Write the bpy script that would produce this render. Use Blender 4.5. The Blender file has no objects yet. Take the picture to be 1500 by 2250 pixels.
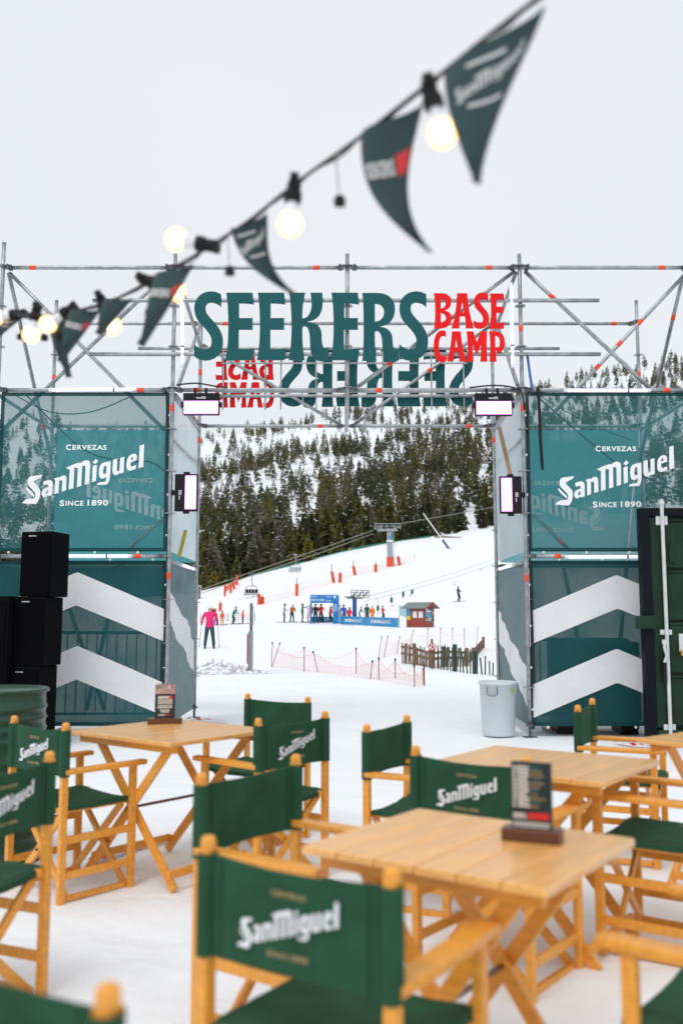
import bpy, math, random
from mathutils import Vector, Matrix, noise
R = math.radians
random.seed(7)
scene = bpy.context.scene
col = scene.collection

# ------------------------------------------------------------ camera, world, sun, exposure
FPX, HORIZON, EYE = 2030.0, 1358.0, 1.35
TH = math.atan((HORIZON - 1125) / FPX)
cam_d = bpy.data.cameras.new('Camera')
cam = bpy.data.objects.new('Camera', cam_d); col.objects.link(cam)
cam.location = (0, 0, EYE); cam.rotation_euler = (math.pi / 2 + TH, 0, 0)
cam_d.sensor_fit = 'VERTICAL'; cam_d.sensor_height = 36.0
cam_d.lens = FPX / 2250 * 36.0
cam_d.clip_end = 5000; cam_d.clip_start = 0.05
cam_d.dof.use_dof = True; cam_d.dof.focus_distance = 13.0; cam_d.dof.aperture_fstop = 1.75
cam_d.dof.aperture_blades = 9
scene.camera = cam

world = bpy.data.worlds.new('World'); scene.world = world; world.use_nodes = True
wn, wl = world.node_tree.nodes, world.node_tree.links
wn.clear()
wo = wn.new('ShaderNodeOutputWorld'); bg = wn.new('ShaderNodeBackground')
sky = wn.new('ShaderNodeTexSky'); sky.sky_type = 'NISHITA'; sky.sun_disc = False
SUN_EL, SUN_AZ = 56, -152
sky.sun_elevation = R(SUN_EL); sky.sun_rotation = R(SUN_AZ)
sk = wn.new('ShaderNodeVectorMath'); sk.operation = 'SCALE'; sk.inputs['Scale'].default_value = 0.1
wl.new(sky.outputs[0], sk.inputs[0])
nz = wn.new('ShaderNodeTexNoise'); nz.inputs['Scale'].default_value = 1.6; nz.inputs['Detail'].default_value = 3
cr = wn.new('ShaderNodeValToRGB')                       # even overcast, faint cloud mottling
cr.color_ramp.elements[0].position = 0.3; cr.color_ramp.elements[0].color = (0.745, 0.785, 0.83, 1)
cr.color_ramp.elements[1].position = 0.7; cr.color_ramp.elements[1].color = (0.815, 0.84, 0.87, 1)
tcw = wn.new('ShaderNodeTexCoord')
wl.new(tcw.outputs['Generated'], nz.inputs['Vector'])
wl.new(nz.outputs['Fac'], cr.inputs[0])
mx = wn.new('ShaderNodeMixRGB'); mx.inputs[0].default_value = 0.95
wl.new(sk.outputs[0], mx.inputs[1]); wl.new(cr.outputs[0], mx.inputs[2])
wl.new(mx.outputs[0], bg.inputs['Color']); bg.inputs['Strength'].default_value = 1.0
wl.new(bg.outputs[0], wo.inputs['Surface'])

sd = bpy.data.lights.new('Sun', 'SUN'); sd.energy = 1.1; sd.angle = R(28); sd.color = (1, 0.97, 0.93)
sun = bpy.data.objects.new('Sun', sd); col.objects.link(sun)
sun.rotation_euler = (R(90 - SUN_EL), 0, R(180 - SUN_AZ))
vs = scene.view_settings
vs.view_transform = 'Standard'; vs.look = 'None'; vs.exposure = 0.11; vs.gamma = 1.0; vs.use_curve_mapping = False
try:
    scene.cycles.transparent_max_bounces = 16
except Exception:
    pass

# ------------------------------------------------------------ pixel -> direction helpers (1500x2250 photograph)
def ray(px, py):
    u = (px - 750) / FPX; v = -(py - 1125) / FPX
    c, s = math.cos(TH), math.sin(TH)
    return Vector((u, c - v * s, s + v * c))
def onz(px, py, z=0.0):
    r = ray(px, py); return Vector((0, 0, EYE)) + r * ((z - EYE) / r.z)
def ony(px, py, y):
    r = ray(px, py); return Vector((0, 0, EYE)) + r * (y / r.y)
def lerp(a, b, t): return a + (b - a) * t
def interp(x, pts):
    if x <= pts[0][0]: return pts[0][1]
    for (x0, y0), (x1, y1) in zip(pts, pts[1:]):
        if x <= x1: return lerp(y0, y1, (x - x0) / (x1 - x0))
    return pts[-1][1]
def fbm(x, y, s, o=3, seed=0.0):
    return noise.fractal(Vector((x * s, y * s, seed)), 1.0, 2.0, o)

# ------------------------------------------------------------ materials
MATS = {}
def mat(name, rgb, rough=0.6, metal=0.0, var=0.0, vscale=8.0, bump=0.0, bscale=60.0, coat=0.0, emit=None, estr=0.0, spec=0.5, stretch=None, trans=0.0, sss=0.0):
    if name in MATS: return MATS[name]
    m = bpy.data.materials.new(name); m.use_nodes = True
    nt = m.node_tree; b = nt.nodes['Principled BSDF']
    b.inputs['Base Color'].default_value = (*rgb, 1)
    b.inputs['Roughness'].default_value = rough; b.inputs['Metallic'].default_value = metal
    b.inputs['Specular IOR Level'].default_value = spec
    b.inputs['Coat Weight'].default_value = coat; b.inputs['Coat Roughness'].default_value = 0.25
    if trans: b.inputs['Transmission Weight'].default_value = trans
    if sss:
        b.inputs['Subsurface Weight'].default_value = sss; b.inputs['Subsurface Radius'].default_value = (0.02, 0.025, 0.03)
    if emit:
        b.inputs['Emission Color'].default_value = (*emit, 1); b.inputs['Emission Strength'].default_value = estr
    if var or bump:
        tc = nt.nodes.new('ShaderNodeTexCoord'); mp = nt.nodes.new('ShaderNodeMapping')
        if stretch: mp.inputs['Scale'].default_value = stretch
        nt.links.new(tc.outputs['Object'], mp.inputs['Vector'])
    if var:
        n = nt.nodes.new('ShaderNodeTexNoise'); n.inputs['Scale'].default_value = vscale; n.inputs['Detail'].default_value = 5
        nt.links.new(mp.outputs[0], n.inputs['Vector'])
        mr = nt.nodes.new('ShaderNodeMapRange'); mr.inputs[1].default_value = 0.3; mr.inputs[2].default_value = 0.7
        mr.inputs[3].default_value = 1 - var; mr.inputs[4].default_value = 1 + var
        nt.links.new(n.outputs['Fac'], mr.inputs[0])
        oi = nt.nodes.new('ShaderNodeObjectInfo'); ad = nt.nodes.new('ShaderNodeMath'); ad.operation = 'MULTIPLY_ADD'
        ad.inputs[1].default_value = var * 0.6; nt.links.new(oi.outputs['Random'], ad.inputs[0]); nt.links.new(mr.outputs[0], ad.inputs[2])
        vm = nt.nodes.new('ShaderNodeVectorMath'); vm.operation = 'SCALE'; vm.inputs[0].default_value = rgb
        nt.links.new(ad.outputs[0], vm.inputs['Scale']); nt.links.new(vm.outputs[0], b.inputs['Base Color'])
        r2 = nt.nodes.new('ShaderNodeMath'); r2.operation = 'MULTIPLY_ADD'; r2.inputs[1].default_value = 0.25; r2.inputs[2].default_value = rough - 0.12
        nt.links.new(n.outputs['Fac'], r2.inputs[0]); nt.links.new(r2.outputs[0], b.inputs['Roughness'])
    if bump:
        n2 = nt.nodes.new('ShaderNodeTexNoise'); n2.inputs['Scale'].default_value = bscale; n2.inputs['Detail'].default_value = 6
        nt.links.new(mp.outputs[0], n2.inputs['Vector'])
        bp = nt.nodes.new('ShaderNodeBump'); bp.inputs['Strength'].default_value = bump; bp.inputs['Distance'].default_value = 0.02
        nt.links.new(n2.outputs['Fac'], bp.inputs['Height']); nt.links.new(bp.outputs[0], b.inputs['Normal'])
    MATS[name] = m
    return m

def mesh_fabric(name, rgb, cover, back=0.3):
    """woven mesh banner: partly see-through cloth, lit from both sides"""
    if name in MATS: return MATS[name]
    m = bpy.data.materials.new(name); m.use_nodes = True
    nt = m.node_tree; nt.nodes.clear()
    out = nt.nodes.new('ShaderNodeOutputMaterial'); mix = nt.nodes.new('ShaderNodeMixShader')
    tr = nt.nodes.new('ShaderNodeBsdfTransparent'); di = nt.nodes.new('ShaderNodeBsdfPrincipled'); tl = nt.nodes.new('ShaderNodeBsdfTranslucent')
    m2 = nt.nodes.new('ShaderNodeMixShader'); m2.inputs[0].default_value = back
    tc = nt.nodes.new('ShaderNodeTexCoord')
    n = nt.nodes.new('ShaderNodeTexNoise'); n.inputs['Scale'].default_value = 1.7; n.inputs['Detail'].default_value = 6
    nt.links.new(tc.outputs['Object'], n.inputs['Vector'])
    mp = nt.nodes.new('ShaderNodeMapping'); mp.inputs['Scale'].default_value = (260, 260, 18)
    n3 = nt.nodes.new('ShaderNodeTexNoise'); n3.inputs['Scale'].default_value = 1.0
    nt.links.new(tc.outputs['Object'], mp.inputs[0]); nt.links.new(mp.outputs[0], n3.inputs['Vector'])
    ad = nt.nodes.new('ShaderNodeMath'); ad.operation = 'MULTIPLY_ADD'; ad.inputs[1].default_value = 0.5; nt.links.new(n3.outputs['Fac'], ad.inputs[0]); nt.links.new(n.outputs['Fac'], ad.inputs[2])
    mr = nt.nodes.new('ShaderNodeMapRange'); mr.inputs[1].default_value = 0.5; mr.inputs[2].default_value = 1.0; k_ = 0.05 if min(rgb) > 0.6 else 0.18; mr.inputs[3].default_value = 1 - k_; mr.inputs[4].default_value = 1 + k_
    nt.links.new(ad.outputs[0], mr.inputs[0])
    vm = nt.nodes.new('ShaderNodeVectorMath'); vm.operation = 'SCALE'; vm.inputs[0].default_value = rgb
    nt.links.new(mr.outputs[0], vm.inputs['Scale'])
    nt.links.new(vm.outputs[0], di.inputs['Base Color']); nt.links.new(vm.outputs[0], tl.inputs['Color'])
    di.inputs['Roughness'].default_value = 0.6; di.inputs['Specular IOR Level'].default_value = 0.25
    nt.links.new(di.outputs[0], m2.inputs[1]); nt.links.new(tl.outputs[0], m2.inputs[2])
    cv = nt.nodes.new('ShaderNodeMapRange'); cv.inputs[1].default_value = 0.5; cv.inputs[2].default_value = 1.0
    cv.inputs[3].default_value = max(cover - 0.05, 0); cv.inputs[4].default_value = min(cover + 0.05, 1)
    nt.links.new(ad.outputs[0], cv.inputs[0]); nt.links.new(cv.outputs[0], mix.inputs[0])
    nt.links.new(tr.outputs[0], mix.inputs[1]); nt.links.new(m2.outputs[0], mix.inputs[2])
    nt.links.new(mix.outputs[0], out.inputs['Surface'])
    MATS[name] = m
    return m

def wood_mat(name, rgb, coat, rough, stretch=(1, 9, 9)):
    m = mat(name, rgb, rough=rough, var=0.13, vscale=6, stretch=stretch, coat=coat, bump=0.05, bscale=30)
    return m

M_STEEL = mat('galvanised_steel', (0.34, 0.36, 0.375), rough=0.42, metal=0.75, var=0.32, vscale=9, bump=0.08, bscale=50)
M_STEELD = mat('dark_steel', (0.13, 0.135, 0.14), rough=0.5, metal=0.7, var=0.2, vscale=12)
M_ORANGE = mat('orange_tape', (0.85, 0.07, 0.02), rough=0.5, var=0.1)
M_TEALS = mat('sign_teal', (0.010, 0.092, 0.098), rough=0.5, var=0.08, vscale=3, spec=0.2)
M_REDS = mat('sign_red', (0.78, 0.008, 0.010), rough=0.5, var=0.05, vscale=3, spec=0.2)
M_BLACK = mat('black_plastic', (0.008, 0.008, 0.010), rough=0.55, var=0.1, spec=0.25)
M_CAB = mat('black_cabinet_paint', (0.003, 0.003, 0.0035), rough=0.8, var=0.25, vscale=6, bump=0.1, bscale=120, spec=0.08)
M_WHITE = mat('white_plastic', (0.80, 0.82, 0.83), rough=0.45, var=0.04)
M_PRINT = mat('white_print', (0.86, 0.87, 0.89), rough=0.6, var=0.03)
M_GOLD = mat('tan_print', (0.42, 0.30, 0.14), rough=0.7)
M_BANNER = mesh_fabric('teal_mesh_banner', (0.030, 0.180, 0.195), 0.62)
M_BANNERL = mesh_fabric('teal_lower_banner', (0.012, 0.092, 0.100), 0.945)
M_HEM = mesh_fabric('teal_banner_hem', (0.010, 0.080, 0.088), 0.93)
M_SIDE = mesh_fabric('grey_teal_side_banner', (0.15, 0.235, 0.255), 0.97)
M_WBAN = mesh_fabric('white_side_banner', (0.84, 0.88, 0.92), 0.90, 0.55)
M_CHEV = mesh_fabric('white_chevron_print', (0.91, 0.92, 0.94), 0.985, 0.12)
M_WOOD = wood_mat('honey_wood', (0.79, 0.335, 0.040), 0.25, 0.4)
M_TOP = wood_mat('varnished_table_wood', (0.88, 0.455, 0.13), 0.8, 0.32, (9, 1, 9))
M_WOODD = wood_mat('walnut_wood', (0.10, 0.030, 0.012), 0.3, 0.4)
M_CANVAS = mat('green_canvas', (0.018, 0.076, 0.038), rough=0.8, var=0.2, vscale=9, bump=0.25, bscale=260, spec=0.25)
M_CONT = mat('container_green', (0.006, 0.027, 0.013), rough=0.5, var=0.4, vscale=5, bump=0.1, bscale=25, spec=0.25)
M_DRUM = mat('drum_green', (0.012, 0.060, 0.034), rough=0.35, var=0.2, vscale=6)
M_PANEL = mat('lit_led_panel', (1, 1, 1), emit=(1.0, 0.93, 1.0), estr=3.0)
M_PINK = mat('led_edge', (0.5, 0.12, 0.6), emit=(0.75, 0.25, 0.9), estr=0.9)
M_TUBE = mat('lit_light_tube', (0.9, 0.9, 1), emit=(0.80, 0.87, 1.0), estr=0.5)
M_BULB = mat('bulb_glass', (1, 0.75, 0.4), rough=0.3, emit=(1.0, 0.50, 0.13), estr=1.15)
_bt = M_BULB.node_tree; _mx = _bt.nodes.new('ShaderNodeMixShader'); _mx.inputs[0].default_value = 0.6; _tp = _bt.nodes.new('ShaderNodeBsdfTransparent')
_bt.links.new(_tp.outputs[0], _mx.inputs[1]); _bt.links.new(_bt.nodes['Principled BSDF'].outputs[0], _mx.inputs[2]); _bt.links.new(_mx.outputs[0], _bt.nodes['Material Output'].inputs['Surface'])
M_CORE = mat('glowing_core', (1, 0.95, 0.8), emit=(1.0, 0.90, 0.70), estr=5.0)
M_REAR = mesh_fabric('teal_rear_banner_backlit', (0.11, 0.40, 0.43), 0.9, 0.8)  # teal lightened so the base colour carries sky backlight through the far cloth
M_REARP = mesh_fabric('white_rear_print', (0.80, 0.88, 0.88), 0.97, 0.15)
M_RUBBER = mat('black_cable', (0.014, 0.012, 0.014), rough=0.6)
M_PEN = mat('pennant_cloth', (0.022, 0.050, 0.054), rough=0.75, var=0.1, vscale=5, bump=0.1, bscale=80)

# ------------------------------------------------------------ mesh builder
def rot_to(d, up=Vector((0, 0, 1))):
    d = Vector(d).normalized(); up = Vector(up)
    if abs(d.dot(up)) > 0.999: up = Vector((0, 1, 0))
    x = up.cross(d).normalized(); y = d.cross(x)
    return x, y, d
class MB:
    def __init__(s): s.v, s.f, s.m = [], [], []
    def face(s, idx, m=0): s.f.append(tuple(idx)); s.m.append(m)
    def poly(s, pts, m=0):
        b = len(s.v); s.v += [tuple(p) for p in pts]; s.face(range(b, b + len(pts)), m); return s
    def box(s, c, size, rz=0.0, m=0, M=None):
        hx, hy, hz = (k / 2 for k in size); b = len(s.v); c = Vector(c)
        Q = M if M else Matrix.Rotation(rz, 3, 'Z')
        for x, y, z in ((-1, -1, -1), (1, -1, -1), (1, 1, -1), (-1, 1, -1), (-1, -1, 1), (1, -1, 1), (1, 1, 1), (-1, 1, 1)):
            s.v.append(tuple(c + Q @ Vector((x * hx, y * hy, z * hz))))
        for q in ((0, 3, 2, 1), (4, 5, 6, 7), (0, 1, 5, 4), (1, 2, 6, 5), (2, 3, 7, 6), (3, 0, 4, 7)):
            s.face([b + k for k in q], m)
        return s
    def bar(s, p, q, w, h, up=(0, 0, 1), m=0):
        p, q = Vector(p), Vector(q); x, y, d = rot_to(q - p, up); b = len(s.v)
        for o in (p, q):
            for i, j in ((-1, -1), (1, -1), (1, 1), (-1, 1)):
                s.v.append(tuple(o + x * (i * w / 2) + y * (j * h / 2)))
        for k in ((3, 2, 1, 0), (4, 5, 6, 7), (0, 1, 5, 4), (1, 2, 6, 5), (2, 3, 7, 6), (3, 0, 4, 7)):
            s.face([b + i for i in k], m)
        return s
    def path(s, pts, r, n=8, m=0, cap=True):
        pts = [Vector(p) for p in pts]; rs = r if isinstance(r, (list, tuple)) else [r] * len(pts)
        b = len(s.v); L = len(pts); px = None
        for i, p in enumerate(pts):
            d = (pts[min(i + 1, L - 1)] - pts[max(i - 1, 0)]).normalized()
            if px is None: x, y, _ = rot_to(d)
            else:
                x = (px - d * px.dot(d))
                x = x.normalized() if x.length > 1e-6 else rot_to(d)[0]
                y = d.cross(x)
            px = x
            for k in range(n):
                a = 2 * math.pi * k / n
                s.v.append(tuple(p + (x * math.cos(a) + y * math.sin(a)) * rs[i]))
        for i in range(L - 1):
            for k in range(n):
                k2 = (k + 1) % n
                s.face((b + i * n + k, b + i * n + k2, b + (i + 1) * n + k2, b + (i + 1) * n + k), m)
        if cap:
            s.face([b + k for k in reversed(range(n))], m); s.face([b + (L - 1) * n + k for k in range(n)], m)
        return s
    def tube(s, p, q, r, n=10, m=0, r2=None): return s.path([p, q], [r, r if r2 is None else r2], n, m)
    def lathe(s, prof, n=20, o=(0, 0, 0), m=0, Q=None):
        b = len(s.v); o = Vector(o)
        for r, z in prof:
            for k in range(n):
                a = 2 * math.pi * k / n
                v = Vector((r * math.cos(a), r * math.sin(a), z))
                s.v.append(tuple(o + (Q @ v if Q else v)))
        for i in range(len(prof) - 1):
            for k in range(n):
                k2 = (k + 1) % n
                s.face((b + i * n + k, b + i * n + k2, b + (i + 1) * n + k2, b + (i + 1) * n + k), m)
        return s
    def grid(s, fn, nu, nv, m=0):
        b = len(s.v)
        for j in range(nv + 1):
            for i in range(nu + 1): s.v.append(tuple(fn(i / nu, j / nv)))
        for j in range(nv):
            for i in range(nu):
                a = b + j * (nu + 1) + i; s.face((a, a + 1, a + nu + 2, a + nu + 1), m)
        return s
    def mesh(s, name, mats, smooth=False):
        me = bpy.data.meshes.new(name); me.from_pydata(s.v, [], s.f)
        for mm in (mats if isinstance(mats, (list, tuple)) else [mats]): me.materials.append(mm)
        if any(s.m): me.polygons.foreach_set('material_index', s.m)
        if smooth: me.polygons.foreach_set('use_smooth', [True] * len(me.polygons))
        me.update(); return me
    def build(s, name, mats, parent=None, smooth=False, bev=0.0, auto=False):
        o = bpy.data.objects.new(name, s.mesh(name, mats, smooth)); col.objects.link(o)
        if parent: o.parent = parent
        if bev:
            b = o.modifiers.new('Bevel', 'BEVEL'); b.width = bev; b.segments = 2; b.limit_method = 'ANGLE'; b.angle_limit = R(50)
        return o
def link(name, me, parent=None):
    o = bpy.data.objects.new(name, me); col.objects.link(o)
    if parent: o.parent = parent
    return o
def tag(o, label=None, cat=None, group=None, kind=None):
    if label: o['label'] = label
    if cat: o['category'] = cat
    if group: o['group'] = group
    if kind: o['kind'] = kind
    return o
def thing(name, label, cat, loc=(0, 0, 0), rz=0.0, group=None):
    o = bpy.data.objects.new(name, None); col.objects.link(o); o.empty_display_size = 0.1
    o.location = loc; o.rotation_euler = (0, 0, rz)
    return tag(o, label, cat, group)
KIDS = {}
def copy_tree(o, parent=None):
    c = o.copy(); col.objects.link(c); c.parent = parent
    for ch in list(o.children): copy_tree(ch, c)
    return c
def curve_mesh(name, loops, depth, mats):
    """filled 2D outline (loops in x,y) -> mesh standing in the XZ plane, facing -Y"""
    cu = bpy.data.curves.new(name, 'CURVE'); cu.dimensions = '2D'; cu.fill_mode = 'BOTH'; cu.extrude = depth / 2
    for lp in loops:
        sp = cu.splines.new('POLY'); sp.points.add(len(lp) - 1); sp.use_cyclic_u = True
        for p, q in zip(sp.points, lp): p.co = (q[0], q[1], 0, 1)
    return _cv2mesh(name, cu, mats)
def _cv2mesh(name, cu, mats):
    ob = bpy.data.objects.new('tmp', cu); col.objects.link(ob)
    bpy.context.view_layer.update()
    me = bpy.data.meshes.new_from_object(ob.evaluated_get(bpy.context.evaluated_depsgraph_get()))
    bpy.data.objects.remove(ob); me.name = name
    me.materials.clear()
    for mm in (mats if isinstance(mats, (list, tuple)) else [mats]): me.materials.append(mm)
    for v in me.vertices: v.co = (v.co.x, -v.co.z, v.co.y)
    return me
def text_mesh(name, txt, x0, x1, y0, y1, depth, mats, bold=0.0, space=1.0, shear=0.0):
    cu = bpy.data.curves.new(name, 'FONT'); cu.body = txt; cu.extrude = 0.0; cu.offset = bold; cu.space_character = space; cu.resolution_u = 3
    cu.shear = shear
    me = _cv2mesh(name, cu, mats)
    xs = [v.co.x for v in me.vertices]; zs = [v.co.z for v in me.vertices]
    a, b, c, d = min(xs), max(xs), min(zs), max(zs)
    for v in me.vertices:
        v.co = (x0 + (v.co.x - a) / (b - a) * (x1 - x0), -depth, y0 + (v.co.z - c) / (d - c) * (y1 - y0))
    return me
def join_meshes(name, meshes, mats):
    mb = MB()
    for k, me in enumerate(meshes):
        b = len(mb.v); mb.v += [tuple(v.co) for v in me.vertices]
        for p in me.polygons: mb.face([b + i for i in p.vertices], k if len(mats) > 1 else 0)
    return mb.mesh(name, mats)
def svg(path, n=7):
    """tiny M L C Z path reader -> list of loops"""
    tok = path.replace(',', ' ').split(); loops = []; i = 0; cmd = None; cur = None
    def num():
        nonlocal i
        v = float(tok[i]); i += 1; return v
    out = None
    while i < len(tok):
        t = tok[i]
        if t[0] in 'MLCZ':
            cmd = t[0]
            if len(t) > 1: tok[i] = t[1:]
            else: i += 1
            if cmd == 'Z':
                loops.append(out); out = None; continue
        if cmd == 'M':
            cur = (num(), num()); out = [cur]; cmd = 'L'
        elif cmd == 'L':
            cur = (num(), num()); out.append(cur)
        elif cmd == 'C':
            a = (num(), num()); b = (num(), num()); c = (num(), num())
            for k in range(1, n + 1):
                t_ = k / n; u = 1 - t_
                out.append(tuple(u ** 3 * cur[j] + 3 * u * u * t_ * a[j] + 3 * u * t_ * t_ * b[j] + t_ ** 3 * c[j] for j in (0, 1)))
            cur = c
    clean = []
    for lp in loops:
        q = [lp[0]]
        for p in lp[1:]:
            if abs(p[0] - q[-1][0]) + abs(p[1] - q[-1][1]) > 1e-6: q.append(p)
        if abs(q[0][0] - q[-1][0]) + abs(q[0][1] - q[-1][1]) < 1e-6: q.pop()
        clean.append(q)
    return clean
def smoothstep(a, b, x):
    t = min(max((x - a) / (b - a), 0), 1); return t * t * (3 - 2 * t)

# ------------------------------------------------------------ setting: snow terrain and mountain
EDGE_ROW = [(-800, 1345), (0, 1335), (440, 1303), (560, 1262), (700, 1225), (800, 1200), (930, 1180), (1085, 1155), (1500, 1110), (2300, 1090)]
EDGE_Y = [(-800, 130), (0, 140), (440, 150), (700, 165), (930, 180), (1085, 195), (1500, 215), (2300, 230)]
TOP_ROW = [(-800, 930), (0, 935), (60, 925), (160, 950), (440, 968), (560, 945), (700, 925), (820, 905), (1000, 880), (1180, 858), (1300, 828), (1430, 812), (1500, 795), (2300, 720)]
def pxof(x, y): return 750 + FPX * x / max(y, 2.0)
def edge_t(px): return (HORIZON - interp(px, EDGE_ROW)) / FPX
def terr(x, y):
    z = 0.018 * fbm(x, y, 0.9, 3, 1.0) + 0.01 * fbm(x, y, 3.1, 2, 2.0) if abs(y) < 60 else 0.0
    if y > 30: z += 0.7 * smoothstep(30, 75, y)
    if y > 80:
        px = pxof(x, y); ye = interp(px, EDGE_Y); g = (EYE + edge_t(px) * ye - 0.7) / (ye - 80) ** 1.3
        yy = min(y, ye); z += g * (yy - 80) ** 1.3
        z += 0.25 * fbm(x, y, 0.05, 3, 3.0) * smoothstep(80, 110, y) * (1 - smoothstep(ye - 25, ye, y))
        if y > ye: z -= (y - ye) * 0.6
    return z
def ground_hit(px, py, y0=6.0, y1=240.0):
    y = y0; r = ray(px, py)
    while y < y1:
        p = Vector((0, 0, EYE)) + r * (y / r.y)
        if p.z <= terr(p.x, p.y): break
        y += 0.25 if y < 60 else 0.5
    return Vector((p.x, p.y, terr(p.x, p.y)))
def snow_mat(name, bscale, bstr, base=(0.865, 0.882, 0.90)):
    m = mat(name, base, rough=0.75, spec=0.2, bump=bstr, bscale=bscale, var=0.025, vscale=0.9)
    return m
M_SNOW = snow_mat('packed_snow', 9.0, 0.5)
M_SNOWM = snow_mat('mountain_snow', 0.4, 0.2, (0.83, 0.86, 0.895))
_nt = M_SNOW.node_tree                                        # second, coarser relief: trodden snow
_b1 = [n for n in _nt.nodes if n.type == 'BUMP'][0]
_n = _nt.nodes.new('ShaderNodeTexNoise'); _n.inputs['Scale'].default_value = 2.2; _n.inputs['Detail'].default_value = 3; _n.inputs['Distortion'].default_value = 0.6
_nt.links.new([n for n in _nt.nodes if n.type == 'MAPPING'][0].outputs[0], _n.inputs['Vector'])
_b2 = _nt.nodes.new('ShaderNodeBump'); _b2.inputs['Strength'].default_value = 0.6; _b2.inputs['Distance'].default_value = 0.07
_nt.links.new(_n.outputs['Fac'], _b2.inputs['Height']); _nt.links.new(_b2.outputs[0], _b1.inputs['Normal'])

def snow_ground():
    mb = MB(); ys = []; d = 0.4
    while d < 62: ys.append(d); d *= 1.045
    d = 62
    while d < 240: ys.append(d); d += 3.0
    ys += [244, 300]
    # front fan, laid out by x/y so the piste edge keeps its shape
    us = [-2.6 + 5.2 * i / 190 for i in range(191)]
    b = len(mb.v)
    for y in ys:
        for u in us:
            uu = u * (1 + 6 / (y + 1.5)) if y < 30 else u * (1 + 6 / 31.5)
            x = uu * y; mb.v.append((x, y, terr(x, y)))
    n = len(us)
    for j in range(len(ys) - 1):
        for i in range(n - 1):
            a = b + j * n + i; mb.face((a, a + 1, a + n + 1, a + n))
    # flat snow round and behind the camera, reaching out to the horizon
    b = len(mb.v)
    row0 = [mb.v[i] for i in range(n)]
    for k, yb in enumerate((0.4, -8, -60, -400, -2000)):
        for i in range(n):
            x = row0[i][0] if k == 0 else us[i] * (6, 20, 80, 260, 900)[k]
            mb.v.append((x, yb, row0[i][2] if k == 0 else 0.0))
    for j in range(4):
        for i in range(n - 1):
            a = b + j * n + i; mb.face((a + n, a + n + 1, a + 1, a))
    o = mb.build('snow_ground', M_SNOW, smooth=True); tag(o, kind='structure')
snow_ground()
RIDGE = 650.0
def mount(px, d):
    ye = interp(px, EDGE_Y); te = edge_t(px); tt = (HORIZON - interp(px, TOP_ROW)) / FPX
    s = (d - ye) / (RIDGE - ye)
    t = te - 0.016 * smoothstep(0, 0.05, s) * (1 - smoothstep(0.05, 0.2, s)) + (tt - te) * max(s, 0) ** 0.82 if s <= 1 else tt - 0.06 * (s - 1)
    x = (px - 750) / FPX * d
    return Vector((x, d, EYE + t * d + (6 * fbm(x, d, 0.012, 3, 5.0) + 1.5 * fbm(x, d, 0.05, 2, 6.0)) * smoothstep(0.02, 0.3, s) - (1.2 if s < 0.03 else 0)))
def mountain():
    mb = MB(); nu, nv = 150, 70
    def fn(u, v):
        px = -1100 + 3600 * u; ye = interp(px, EDGE_Y)
        return mount(px, ye - 1.5 + (820 - ye) * v)
    mb.grid(fn, nu, nv)
    tag(mb.build('mountain', M_SNOWM, smooth=True), kind='structure')
mountain()

# ------------------------------------------------------------ lettering outlines (traced, y down)
def tr(loops, s, ox, oy): return [[(ox + x / s, oy + y / s) for x, y in lp] for lp in loops]
def shift(loops, dx, dy=0.0, sx=1.0, sy=1.0, ax=0, ay=0): return [[(ax + (x - ax) * sx + dx, ay + (y - ay) * sy + dy) for x, y in lp] for lp in loops]
gS = svg('M305,75 C270,50 235,45 200,46 C110,50 50,120 52,205 C54,280 80,320 130,370 C190,430 215,470 215,520 C215,565 195,592 160,592 C115,592 75,570 52,542 L52,655 C85,685 125,697 165,695 C260,690 320,620 322,530 C324,450 295,400 240,335 C185,275 158,250 158,205 C158,165 180,148 215,150 C250,152 285,170 305,192 Z')
gE = svg('M352,58 L600,58 L612,168 C580,160 520,156 473,157 L473,297 L600,296 L600,405 L470,405 L470,590 C520,592 570,590 615,583 L602,692 L343,692 C365,600 372,480 372,380 C372,270 368,150 352,58 Z')
gK = svg('M945,58 L1095,58 C1075,130 1068,200 1068,300 C1120,305 1155,240 1155,170 C1155,130 1150,90 1143,58 L1255,58 C1262,110 1262,160 1255,200 C1243,275 1190,320 1118,326 L1118,335 C1200,337 1245,370 1250,450 C1250,520 1255,582 1285,582 C1298,582 1308,575 1315,566 L1315,690 C1290,705 1262,706 1235,702 C1170,690 1140,640 1140,540 C1138,460 1135,375 1090,370 C1075,370 1068,380 1068,400 C1068,500 1072,600 1090,692 L940,692 C958,600 966,480 966,380 C966,270 960,150 945,58 Z')
gR = svg('M473,88 L690,88 C840,90 925,190 922,310 C920,440 850,530 715,544 L715,553 C830,560 885,630 887,720 C890,800 895,858 930,858 C950,858 965,850 972,840 L972,1005 C945,1030 905,1040 870,1035 C790,1020 750,940 748,820 C745,700 730,610 670,606 C650,606 645,620 645,640 C645,780 650,900 668,1018 L473,1018 C490,880 492,700 490,540 C490,380 488,230 473,88 Z M645,235 C720,232 770,270 772,345 C772,430 720,480 645,482 Z')
gB = svg('M105,122 L250,122 C350,125 425,180 425,270 C425,350 390,410 310,430 L310,442 C395,450 435,520 432,595 C425,700 340,770 200,765 L105,765 C125,650 132,550 130,440 C130,320 125,220 105,122 Z M232,215 C290,215 322,250 320,300 C318,360 290,400 232,402 Z M232,480 C290,485 328,520 328,580 C326,630 290,655 232,660 Z')
gA = svg('M530,122 L715,122 C730,350 770,560 832,762 L688,762 C685,680 682,610 675,540 L582,540 C575,610 570,690 572,762 L425,762 C480,600 520,400 530,122 Z M625,275 L660,472 L592,472 Z')
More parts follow.
